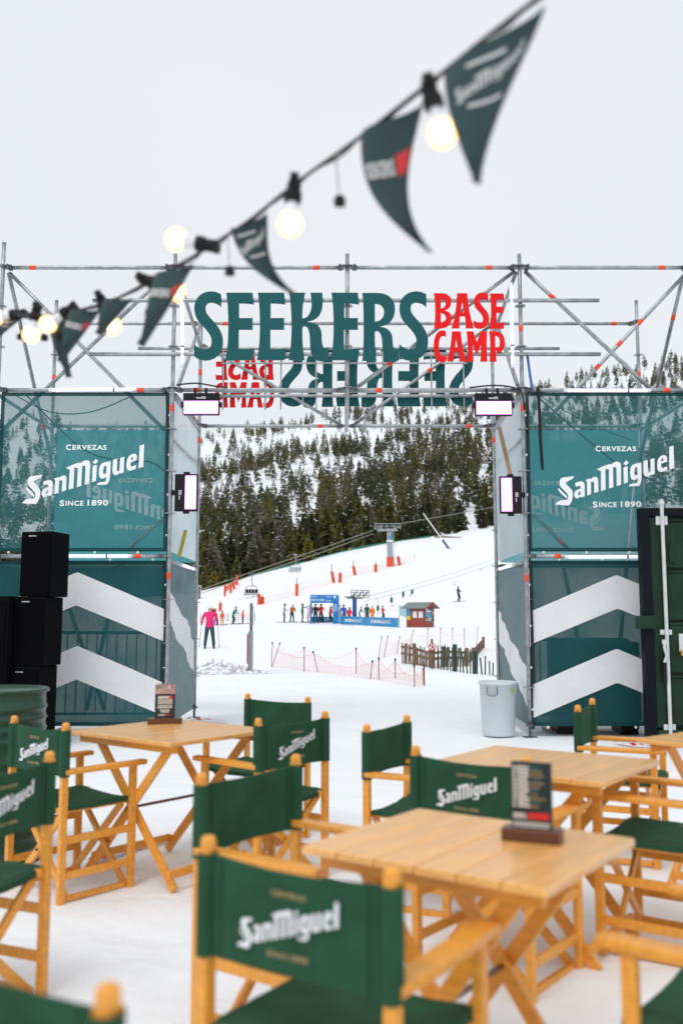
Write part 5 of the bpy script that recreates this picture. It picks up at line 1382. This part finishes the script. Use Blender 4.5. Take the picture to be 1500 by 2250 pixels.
def pickets(label, path, m, step, hfun, rails=True, w=0.05):
    P = [gp(*p) for p in path]; O = P[0]; t = thing('picket_fence', label, 'fence', tuple(O)); rnd = random.Random(5)
    seg = []; me = MB().box((0, 0, 0.5), (w, 0.02, 1.0)).mesh('picket', m)
    tot = 0
    for a, b in zip(P, P[1:]):
        L = (b - a).length; n = max(1, int(L / step)); rz = math.atan2(b.y - a.y, b.x - a.x)
        for k in range(n):
            p = a.lerp(b, (k + rnd.uniform(.2, .8)) / n)
            o = link('picket', me, t); o.location = p - O - Vector((0, 0, .05)); o.rotation_euler = (rnd.uniform(-.06, .06), rnd.uniform(-.1, .1), rz); o.scale = (rnd.uniform(.7, 1.2), 1, hfun(pxof(p.x, p.y)) * p.y / FPX * rnd.uniform(.86, 1.08) + .05)
        if rails:
            for f in (0.5, 0.82):
                ha = hfun(pxof(a.x, a.y)) * a.y / FPX * f; hb_ = hfun(pxof(b.x, b.y)) * b.y / FPX * f
                MB().bar(a - O + Vector((0, .03, ha)), b - O + Vector((0, .03, hb_)), 0.03, 0.07).build('rail', m, t)
        MB().tube(b - O + Vector((0, .06, -.1)), b - O + Vector((0, .06, hfun(pxof(b.x, b.y)) * b.y / FPX * 1.1)), 0.06, 8).build('post', m, t)
    return t
pickets('weathered brown picket fence in the snow beyond the gateway', [(882, 1458), (910, 1462), (948, 1468), (975, 1466), (1026, 1464)], M_PICK, 0.105, lambda px: interp(px, [(880, 44), (945, 38), (990, 42), (1030, 34)]))
pickets('thin dark green picket fence running to the right jamb', [(960, 1470), (1000, 1478), (1044, 1482), (1098, 1488)], M_PICKG, 0.16, lambda px: interp(px, [(960, 50), (1000, 55), (1046, 44), (1095, 27)]), rails=False, w=0.035)
pickets('brown rail fence climbing the snow bank', [(1026, 1462), (1040, 1448), (1062, 1424)], M_PICK, 0.3, lambda px: 22)
gs_ = gp(948, 1469); ss_ = gs_.y / FPX
ns = thing('warning_sign', 'round red and white no-access sign on a wooden post', 'sign', (gs_.x, gs_.y - 0.12, gs_.z))
MB().box((0, 0, 32 * ss_), (4.5 * ss_, 0.08, 64 * ss_)).build('post', M_PICK, ns)
QX = Matrix.Rotation(R(90), 3, 'X')
MB().lathe([(0.0005, 0), (6.6 * ss_, 0)], 24, (0, -0.06, 47 * ss_), Q=QX).build('face', M_PRINT, ns)
MB().lathe([(6.4 * ss_, 0.004), (8.2 * ss_, 0.004), (8.2 * ss_, -0.02), (6.4 * ss_, -0.02)], 24, (0, -0.06, 47 * ss_), Q=QX).build('red_ring', mat('sign_ring_red', (0.6, 0.015, 0.02), rough=0.4), ns)
MB().bar((-5 * ss_, -0.068, 51.5 * ss_), (5 * ss_, -0.068, 42.5 * ss_), 0.01, 1.4 * ss_, up=(0, 0, 1)).build('red_slash', MATS['sign_ring_red'], ns)
pg = MB().box((0.4 * ss_, -0.064, 47 * ss_), (1.6 * ss_, 0.004, 5 * ss_)); pg.bar((0, -0.064, 45 * ss_), (-3 * ss_, -0.064, 42.5 * ss_), 0.004, 1.1 * ss_); pg.bar((0, -0.064, 49 * ss_), (3.4 * ss_, -0.064, 47 * ss_), 0.004, 1.0 * ss_); pg.lathe([(0.0005, 0), (1.2 * ss_, 0)], 10, (0.8 * ss_, -0.064, 50.8 * ss_), Q=QX)
pg.build('pictogram', M_BLACK, ns)
gb_ = gp(550, 1480); sb_ = gb_.y / FPX
eb = thing('info_board', 'grey information board seen edge-on behind a snow heap', 'board', (gb_.x, gb_.y, gb_.z), R(92))
MB().box((0, 0, 45 * sb_), (0.9, 0.07, 88 * sb_)).build('panel', mat('board_grey', (0.20, 0.24, 0.25), rough=0.5, var=0.1), eb, bev=0.01)
MB().box((0.0, 0.05, 52 * sb_), (0.9, 0.03, 62 * sb_)).build('pink_face', mat('board_pink', (0.5, 0.06, 0.10), rough=0.5), eb)
MB().tube((0.1, 0, 80 * sb_), (0.1, 0, 150 * sb_), 0.035, 8).build('pole', M_STEELD, eb)
MB().box((0.1, -0.03, 122 * sb_), (0.4, 0.03, 45 * sb_)).build('small_panel', mat('board_grey', (0.20, 0.24, 0.25)), eb, bev=0.01)
rnd = random.Random(9)
sh = MB()
for k in range(240):
    a = rnd.uniform(0, 6.28); rr = rnd.random() ** 0.6; x = gb_.x - 0.9 + rr * 1.5 * math.cos(a); y = gb_.y - 0.2 + rr * 0.7 * math.sin(a)
    s = rnd.uniform(0.025, 0.10) * (1.2 - 0.6 * rr)
    sh.lathe([(0.0005, -s * .8), (s * rnd.uniform(.7, 1), -s * .35), (s, s * .1), (s * .7, s * .55), (0.0005, s * rnd.uniform(.65, .85))], 7, (x, y, terr(x, y) + s * .25 + 0.30 * (1 - rr) ** 1.5))
tag(sh.build('snow_heap', M_SNOW, smooth=True), 'heap of loose snow lumps at the foot of the edge-on board', 'snow heap', None, 'stuff')

# ------------------------------------------------------------ orange padded posts, lift tower, chairs, ropes
M_PAD = mat('orange_pad', (0.72, 0.075, 0.02), rough=0.55, var=0.1)
def pad(label, px, py, hpx, top=0, lean=0, w=7):
    g = gp(px, py); s = g.y / FPX
    t = thing('padded_post', label, 'padded post', tuple(g), 0, 'orange padded posts on the piste')
    MB().path([(lean * s * -.5, 0, -0.1), (lean * s * .5, 0, hpx * s)], w / 2 * s, 10).build('pad', M_PAD, t)
    if top: MB().tube((lean * s * .5, 0, hpx * s), (lean * s * .55, 0, (hpx + top) * s), 0.05, 6).build('pole', M_STEELD, t)
    for f in (0.3, 0.7): MB().tube((lean * s * (f - .5), 0, hpx * s * f), (lean * s * (f - .5), 0, hpx * s * (f + .03)), w / 2 * s * 1.04, 10).build('strap', mat('pad_strap', (0.25, 0.03, 0.02), rough=0.6), t)
for lab, a in (('orange padded post above the children at the left', (484, 1343, 18, 5)), ('orange padded post just behind the child group', (472, 1350, 13, 0)), ('taller of the two paired orange posts below the chairlift', (569, 1329, 23, 5)), ('shorter of the two paired orange posts below the chairlift', (576, 1328, 16, 3)), ('orange padded post standing left of the arch', (652, 1310, 26, 13)), ('leaning orange post up the slope, left of the tower', (731, 1280, 24, 16, -5)), ('small upright orange post left of the tower', (747, 1281, 21, 4)), ('leaning orange post near the middle of the slope', (778, 1263, 19, 13, -4)), ('orange post a little below the tower', (825, 1257, 17, 6)), ('orange post right of the tower foot', (876, 1243, 20, 0, -4)),
               ('orange padded post beside the arch pillar', (683, 1350, 18, 0))):
    pad(lab, *a)
for lab, a in (('lowest orange marker of the leaning row by the trees', (494, 1311, 26, 0)), ('second orange marker of the row by the trees', (507, 1303, 18, 0)), ('third orange marker of the row by the trees', (514, 1295, 18, 0)), ('topmost orange marker of the row by the trees', (521, 1286, 22, 0))):
    pad(lab, *a, w=5)
A, B = gp(496, 1306), gp(520, 1286)
tag(MB().grid(lambda u, v: A.lerp(B, u) + Vector((0, 0, 0.3 + v * 0.8)), 8, 3).build('orange_net_strip', M_NET), 'short orange net between the markers by the trees', 'net')
gt = gp(857, 1245); st_ = gt.y / FPX
M_TW = mat('tower_steel', (0.36, 0.42, 0.43), rough=0.45, metal=0.4, var=0.15)
tw = thing('lift_tower', 'grey chairlift tower with ladder and orange padding at its foot', 'lift tower', tuple(gt), R(0))
MB().tube((0, 0, -0.3), (0 - 2 * st_, 0, 76 * st_), 6.5 * st_, 14, r2=5 * st_).build('mast', M_TW, tw, smooth=False)
MB().path([(0, 0, -0.2), (0, 0, 20 * st_)], 8 * st_, 12).build('foot_pad', M_PAD, tw)
MB().box((-6 * st_, 0, 80 * st_), (44 * st_, 0.7, 4 * st_)).build('crossarm', M_TW, tw, bev=0.04)
for x in (-26, 13):
    sv = MB()
    for k in range(5): sv.lathe([(1.6 * st_, -0.1), (1.6 * st_, 0.1)], 10, (x * st_ + (k - 2) * 3.6 * st_, -0.5, (84 + (k - 2) * 0.9) * st_), Q=QX)
    sv.bar((x * st_ - 9 * st_, -0.5, 81.5 * st_), (x * st_ + 9 * st_, -0.5, 86 * st_), 0.12, 1.8 * st_)
    sv.build('sheave_train', M_TW, tw)
cw_ = MB()
for x in (-34, -20, -8, 8, 22):
    cw_.tube((x * st_, -.7, 80 * st_), (x * st_, -.7, 93 * st_), 0.05, 5)
cw_.tube((-34 * st_, -.7, 93 * st_), (22 * st_, -.7, 93 * st_), 0.05, 5); cw_.tube((-34 * st_, -.7, 87 * st_), (22 * st_, -.7, 87 * st_), 0.05, 5)
cw_.build('catwalk_rail', M_TW, tw)
ld = MB()
for s in (-1, 1): ld.tube(((8 + s * 1.6) * st_, -.3, 0), ((6 + s * 1.6) * st_, -.3, 78 * st_), 0.035, 5)
for k in range(18): ld.tube(((8 - 1.6 - k * .11) * st_, -.3, k * 4.2 * st_ + .3), ((8 + 1.6 - k * .11) * st_, -.3, k * 4.2 * st_ + .3), 0.025, 4)
ld.build('ladder', M_TW, tw)
MB().box((-1 * st_, -0.7, 63 * st_), (6 * st_, 0.05, 8 * st_)).build('number_plate', mat('plate_blue', (0.05, 0.3, 0.6), rough=0.4), tw)
MB().box((-1 * st_, -0.6, 55 * st_), (15 * st_, 0.5, 3 * st_)).build('work_platform', M_WHITE, tw)
yT = gt.y
M_CABL = mat('haul_rope', (0.32, 0.34, 0.27), rough=0.5, metal=0.2)
tag(MB().path([ony(425, 1301, yT - 30), ony(553, 1257, yT - 20), ony(700, 1207, yT - 9), ony(818, 1166, yT - 0.4)], 0.045, 6).build('haul_rope', M_CABL), 'upper haul rope of the chairlift left of the tower', 'rope')
tag(MB().path([ony(425, 1310, yT - 30), ony(560, 1262, yT - 20), ony(700, 1216, yT - 9), ony(818, 1173, yT - 0.4)], 0.045, 6).build('haul_rope', M_CABL), 'lower haul rope of the chairlift left of the tower', 'rope')
tag(MB().path([ony(870, 1152, yT - 0.4), ony(950, 1138, yT + 18), ony(1090, 1113, yT + 45), ony(1300, 1075, yT + 90)], 0.045, 6).build('haul_rope', M_CABL), 'haul rope of the chairlift right of the tower', 'rope')
def lift_chair(label, px, ytop, ybot, y, m, empty):
    T = ony(px, ytop, y); s = y / FPX; H_ = (ybot - ytop) * s
    t = thing('lift_chair', label, 'lift chair', tuple(T), R(20), 'chairs on the chairlift')
    MB().path([(0, 0, 0), (0.05, 0, -H_ * .35), (0.15, 0, -H_ * .5)], 0.05, 6).box((0, 0, 0.03), (0.5, 0.15, 0.18)).build('hanger_arm', m, t)
    w = 0.85
    MB().path([(-w, .35, -H_ * .92), (-w, 0, -H_ * .62), (-w * .5, 0, -H_ * .5), (w * .5, 0, -H_ * .5), (w, 0, -H_ * .62), (w, .35, -H_ * .92)], 0.04, 6).build('bail', m, t)
    MB().box((0, 0.25, -H_ * .86), (1.6, 0.5, 0.1)).build('seat', M_BLACK if not empty else m, t, bev=0.03)
    for k in range(4): MB().box((-0.6 + 0.4 * k, -0.02, -H_ * .72), (0.36, 0.06, 0.5)).build('backrest', M_BLACK if not empty else m, t, bev=0.03)
    MB().path([(-w, .6, -H_ * .8), (w, .6, -H_ * .8)], 0.03, 5).build('safety_bar', m, t)
    fr = MB()
    for s_ in (-.4, .4): fr.path([(s_, .3, -H_ * .86), (s_, .7, -H_ * .95), (s_, .75, -H_)], 0.03, 5)
    fr.build('footrest', m, t)
lift_chair('dark chairlift seat hanging over the lower left slope', 553, 1262, 1313, yT - 21, M_STEELD, False)
lift_chair('pale empty chairlift seat hanging before the yellowish tree', 649, 1219, 1262, yT - 11, M_TW, True)
gpz = gp(985, 1206)
bp_ = thing('snow_gun_pole', 'slanted white pole with blue padded foot high on the slope', 'pole', tuple(gpz))
s_ = gpz.y / FPX
MB().tube((0, 0, 0), (-13 * s_, 0, 19 * s_), 2.6 * s_, 10).build('blue_pad', mat('pad_blue', (0.01, 0.09, 0.28), rough=0.5), bp_)
MB().tube((-13 * s_, 0, 19 * s_), (-55 * s_, 0, 78 * s_), 1.2 * s_, 8).build('mast', M_WHITE, bp_)
MB().box((2 * s_, 0, 0), (8 * s_, .5, 1.5 * s_)).build('base_plate', MATS['pad_blue'], bp_)
A, B = gp(955, 1182), gp(1014, 1182)
rt = thing('timber_fence', 'low brown timber wall at the top edge of the piste', 'fence', tuple(A))
for k in range(22):
    p = A.lerp(B, k / 21); hh = lerp(5.5, 1.5, k / 21) * p.y / FPX
    MB().box(p - A + Vector((0, 0, hh / 2)), ((B - A).length / 22 * .86, 0.1, hh)).build('board', M_PICK, rt)
# thin slope-edge safety net following the piste rim
mb = MB(); prev = None
M_EDGE = mat('green_edge_net', (0.02, 0.22, 0.14), rough=0.8)
pts = []
for i in range(40):
    px = lerp(545, 945, i / 39); ye = interp(px, EDGE_Y) - 1.0; x = (px - 750) / FPX * ye; pts.append(Vector((x, ye, terr(x, ye))))
mb.grid(lambda u, v: pts[min(int(u * 39 + .5), 39)] + Vector((0, 0, -0.1 + 0.26 * v)), 39, 1)
tag(mb.build('edge_net', M_EDGE), 'thin green net along the upper rim of the piste', 'net')
def fence_line(label, feet, hpx, m):
    P = [gp(*p) for p in feet]; O = P[0]; t = thing('slope_net', label, 'net', tuple(O))
    for p in P: MB().tube(p - O, p - O + Vector((0, 0, hpx * p.y / FPX)), 0.025, 5).build('pole', M_NETP, t)
    mb = MB()
    for f in (0.15, 0.4, 0.65, 0.92): mb.path([p - O + Vector((0, 0, f * hpx * p.y / FPX)) for p in P], 0.012, 4)
    mb.build('net_lines', m, t)['kind'] = 'stuff'
fence_line('faint pinkish net strung along the orange posts', [(580, 1327), (652, 1310), (731, 1281), (778, 1264), (825, 1256), (876, 1243), (910, 1232)], 15, M_NET)
fence_line('thin net on poles left of the skiing children', [(440, 1369), (446, 1369), (458, 1368), (500, 1366), (560, 1364)], 18, M_NETP)
# lift machinery hut at far left under the trees
gl_ = gp(440, 1318); sl = gl_.y / FPX
sb2 = thing('stone_plinth', 'small stone plinth with pale railing at the left foot of the forest', 'plinth', (gl_.x - 0.5, gl_.y, gl_.z))
MB().box((0, 0, 10 * sl), (14 * sl, 1.2, 22 * sl)).build('masonry', mat('plinth_stone', (0.20, 0.17, 0.14), rough=0.9, var=0.4, vscale=3), sb2, bev=0.05)
q = MB()
for k in range(4): q.tube((lerp(-6, 10, k / 3) * sl, -.4, 20 * sl), (lerp(-6, 10, k / 3) * sl, -.4, 30 * sl), 0.04, 5)
q.tube((-6 * sl, -.4, 30 * sl), (10 * sl, -.4, 30 * sl), 0.04, 5); q.build('railing', M_WHITE, sb2)

# ------------------------------------------------------------ forest
def leaf_mat(name, rgb, var):
    m = mat(name, rgb, rough=0.85, var=var, vscale=0.9, spec=0.15); return m
M_LEAF = [leaf_mat('pine_dark', (0.066, 0.074, 0.036), 0.5), leaf_mat('pine_olive', (0.125, 0.120, 0.042), 0.45), leaf_mat('pine_grey', (0.150, 0.128, 0.095), 0.4), leaf_mat('pine_yellow', (0.20, 0.165, 0.035), 0.4)]
M_TRUNK = mat('pine_bark', (0.085, 0.062, 0.050), rough=0.9, var=0.3, vscale=2)
M_SNOWC = mat('branch_snow', (0.82, 0.84, 0.87), rough=0.8)
rnd = random.Random(11)
def crown_faces(mb, rnd, o, h, Rm, tiers, nb, m=0, base=0.2, sparse=1.0, ms=None):
    for i in range(tiers):
        f = (i + rnd.uniform(-.3, .3)) / (tiers - 1); f = min(max(f, 0), 1)
        z = h * lerp(base, 0.985, f)
        prof = (1 - f) ** 0.75 * min(1, 0.55 + f * 3.2) + 0.05
        for k in range(nb):
            if rnd.random() > sparse: continue
            a = rnd.uniform(0, 2 * math.pi); r = Rm * prof * rnd.uniform(0.35, 1.1)
            cx, cy = r * math.cos(a), r * math.sin(a); sz = (0.17 * Rm + 0.26 * Rm * prof) * rnd.uniform(.7, 1.35)
            ca, sa = math.cos(a), math.sin(a); t = rnd.uniform(-.7, .7)
            dn = -0.30 * sz
            p = Vector((cx, cy, z)) + o
            out = Vector((ca, sa, rnd.uniform(-.55, .15))); sd_ = Vector((-sa, ca, t))
            A = p - out * sz * 0.8; B = p + sd_ * sz * 0.62; Cc = p + out * sz + Vector((0, 0, dn)); D = p - sd_ * sz * 0.62 + Vector((0, 0, rnd.uniform(-.3, .3) * sz))
            mm = m
            if ms is not None and rnd.random() < 0.05: mm = ms; A, B, Cc, D = [p + (q - p) * 0.5 + Vector((0, 0, .25 * sz)) for q in (A, B, Cc, D)]
            mb.poly([A, B, Cc], mm); mb.poly([A, Cc, D], mm)
            up = p + Vector((0, 0, sz * .75)); mb.poly([A + Vector((0, 0, -sz * .35)), Cc, up], mm)
NEAR = []
for kind in range(4):
    for v in range(3):
        h = 10.0; Rm = (1.6, 1.8, 1.45, 2.2)[kind] * (0.9, 1.0, 1.15)[v]; bs = (0.12, 0.08, 0.24, 0.05)[kind]
        mb = MB(); crown_faces(mb, rnd, Vector(), h, Rm, 22, 13, base=bs, sparse=(0.95, 0.95, 0.62, 1.0)[kind]); cm = mb.mesh('crown', M_LEAF[kind])
        tb = MB().path([(0, 0, -0.6), (0.05, 0.03, h * .3), (-0.04, 0, h * .6), (0, 0, h * .96)], [0.2, 0.16, 0.1, 0.02], 6)
        for k in range(7):
            a = rnd.uniform(0, 6.28); z = h * rnd.uniform(.15, .7); tb.path([(0, 0, z), (math.cos(a) * Rm * .6, math.sin(a) * Rm * .6, z + rnd.uniform(-.3, .3))], [0.05, 0.015], 4)
        tm = tb.mesh('trunk', M_TRUNK)
        sb_m = MB()
        for k in range(7):
            a = rnd.uniform(0, 6.28); f = rnd.uniform(0.1, .9); r = Rm * (1 - f) ** .75 * 1.0; s = rnd.uniform(.10, .24)
            c = Vector((r * math.cos(a), r * math.sin(a), h * lerp(bs, .98, f) + .12))
            sb_m.lathe([(s * 1.3, -.05), (s, s * .35), (0.0005, s * .5)], 6, c)
        NEAR.append((kind, cm, tm, sb_m.mesh('snow_clump', M_SNOWC)))
spots = []
def dens(px, d):
    x = (px - 750) / FPX * d
    n = 0.75 * fbm(x, d * 0.5, 0.042, 3, 20.0) + 0.3 * fbm(x, d * 0.6, 0.016, 2, 22.0)
    ye = interp(px, EDGE_Y); s = (d - ye) / (RIDGE - ye)
    return n + 0.40 - 0.06 * s + (0.35 if s < 0.15 else 0) + (0.15 if px > 760 and 0.25 < s < 0.6 else 0) + (0.25 if s > 0.88 else 0)
tries = 0
while len(spots) < 3300 and tries < 60000:
    tries += 1
    px = rnd.uniform(-160, 1660); ye = interp(px, EDGE_Y); q = rnd.random()
    s = q ** 1.15
    d = ye + 4 + s * (RIDGE + 6 - ye - 4)
    if px > 960 and s < 0.10 and rnd.random() < 0.6: continue
    if dens(px, d) < rnd.uniform(-0.12, 0.28): continue
    sp_ = 0.25 + rnd.random() * 0.6
    spots.append((px, d))
# a few trees placed where the photograph shows them
spec = [(677, 1262, 3, 62), (640, 1262, 3, 22), (490, 1290, 1, 62), (470, 1296, 3, 50), (520, 1280, 1, 66), (450, 1300, 1, 70), (560, 1266, 0, 72), (610, 1255, 2, 90), (700, 1240, 0, 60), (745, 1222, 1, 80), (790, 1206, 1, 64), (880, 1190, 0, 84), (905, 1186, 0, 74), (985, 1162, 0, 68), (1060, 1165, 0, 78), (1088, 1162, 0, 84), (930, 1182, 0, 90)]
spots.sort(key=lambda t: t[1])
def zone(px, d):
    lm = [(-60, 'at the left photo edge'), (90, 'behind the loudspeakers'), (230, 'behind the left logo'), (345, 'behind the left gateway post'), (440, 'inside the left jamb'), (500, 'above the skiing children'), (560, 'above the dark lift chair'), (620, 'left of the pale lift chair'), (680, 'over the pale lift chair'), (735, 'above the blue arch'), (790, 'above the drag lift station'), (845, 'left of the lift tower'), (890, 'behind the lift tower'), (940, 'above the red hut'), (990, 'at the slanted white pole'), (1050, 'right of the slanted pole'), (1120, 'inside the right jamb'), (1220, 'behind the right gateway post'), (1340, 'behind the right logo'), (1450, 'above the container door'), (1560, 'at the right photo edge')]
    a = min(lm, key=lambda q: abs(q[0] - px))[1]
    ye = interp(px, EDGE_Y); s = (d - ye) / (RIDGE - ye)
    return a, ('at the forest foot' if s < 0.035 else 'just inside the forest' if s < 0.08 else 'low in the forest' if s < 0.14 else 'in the lower forest' if s < 0.22 else 'part way up the forest')
KN = ['dark green pine', 'olive green pine', 'thin grey brown pine', 'yellowish green pine']
indiv = [(px, d) for px, d in spots if -30 < px < 1530][:283]
rest = [t for t in spots if t not in set(indiv)]
def plant(px, d, kind, h, p, label=None):
    cand = [n for n in NEAR if n[0] == kind]; k_, cm, tm, sm = cand[rnd.randrange(3)]
    a, b = zone(px, d)
    t = thing('pine_tree', label or f'{"tall" if h > 9.4 else "short" if h < 7.6 else "mid-height"} {KN[kind]} {b}, {a}', 'tree', tuple(p), rnd.uniform(0, 6.28), 'pines of the mountain forest')
    t.scale = (h / 10 * rnd.uniform(.88, 1.15), h / 10 * rnd.uniform(.88, 1.15), h / 10)
    link('crown', cm, t); link('trunk', tm, t); link('snow_clump', sm, t)['kind'] = 'stuff'
for px, d in indiv:
    r_ = rnd.random(); ye = interp(px, EDGE_Y); s = (d - ye) / (RIDGE - ye)
    kind = 0 if r_ < 0.46 else 1 if r_ < 0.76 else 2 if r_ < 0.93 else 0
    plant(px, d, kind, rnd.triangular(5.0, 12.0, 8.5) * (0.8 if kind == 3 else 1), mount(px, d))
uniq = {0: 'small bright yellow tree on the piste edge below the haul ropes', 1: 'tiny yellowish bush beside the bright yellow tree'}
for i, (px, py, kind, hp) in enumerate(spec):
    ye = interp(px, EDGE_Y); d = ye + (-1.0 if i < 2 else 2.5)
    x = (px - 750) / FPX * d
    p = Vector((x, d, terr(x, d) - 0.2)) if i < 2 else mount(px, d)
    plant(px, d, kind, hp * d / FPX, p, uniq.get(i))
fb = MB()
far = []
for v in range(14):
    mb = MB(); kind = (0, 0, 0, 0, 1, 1, 1, 2, 2, 0, 1, 0, 2, 0)[v]
    crown_faces(mb, rnd, Vector(), 10.0, (1.75, 1.9, 1.6)[kind] * rnd.uniform(.85, 1.15), 11, 7, m=kind, base=(0.2, 0.15, 0.35)[kind], sparse=(1, 1, .7)[kind], ms=4)
    mb.path([(0, 0, -1), (0, 0, 9.3)], [0.17, 0.03], 3, m=3, cap=False)
    far.append(mb)
for px, d in rest:
    p = mount(px, d); src = far[rnd.randrange(len(far))]; h = rnd.triangular(5.0, 12.0, 8.5) / 10; a = rnd.uniform(0, 6.28); c, s = math.cos(a) * h, math.sin(a) * h
    w = rnd.uniform(.85, 1.1)
    b = len(fb.v)
    fb.v += [(p.x + (x * c - y * s) * w, p.y + (x * s + y * c) * w, p.z + z * h) for x, y, z in src.v]
    fb.f += [tuple(b + i for i in f) for f in src.f]; fb.m += src.m
tag(fb.build('forest', [M_LEAF[0], M_LEAF[1], M_LEAF[2], M_TRUNK, M_SNOWC]), 'distant pine forest covering the upper snowy mountainside', 'forest', None, 'stuff')
print('objects', len(bpy.data.objects), 'forest faces', len(fb.f))
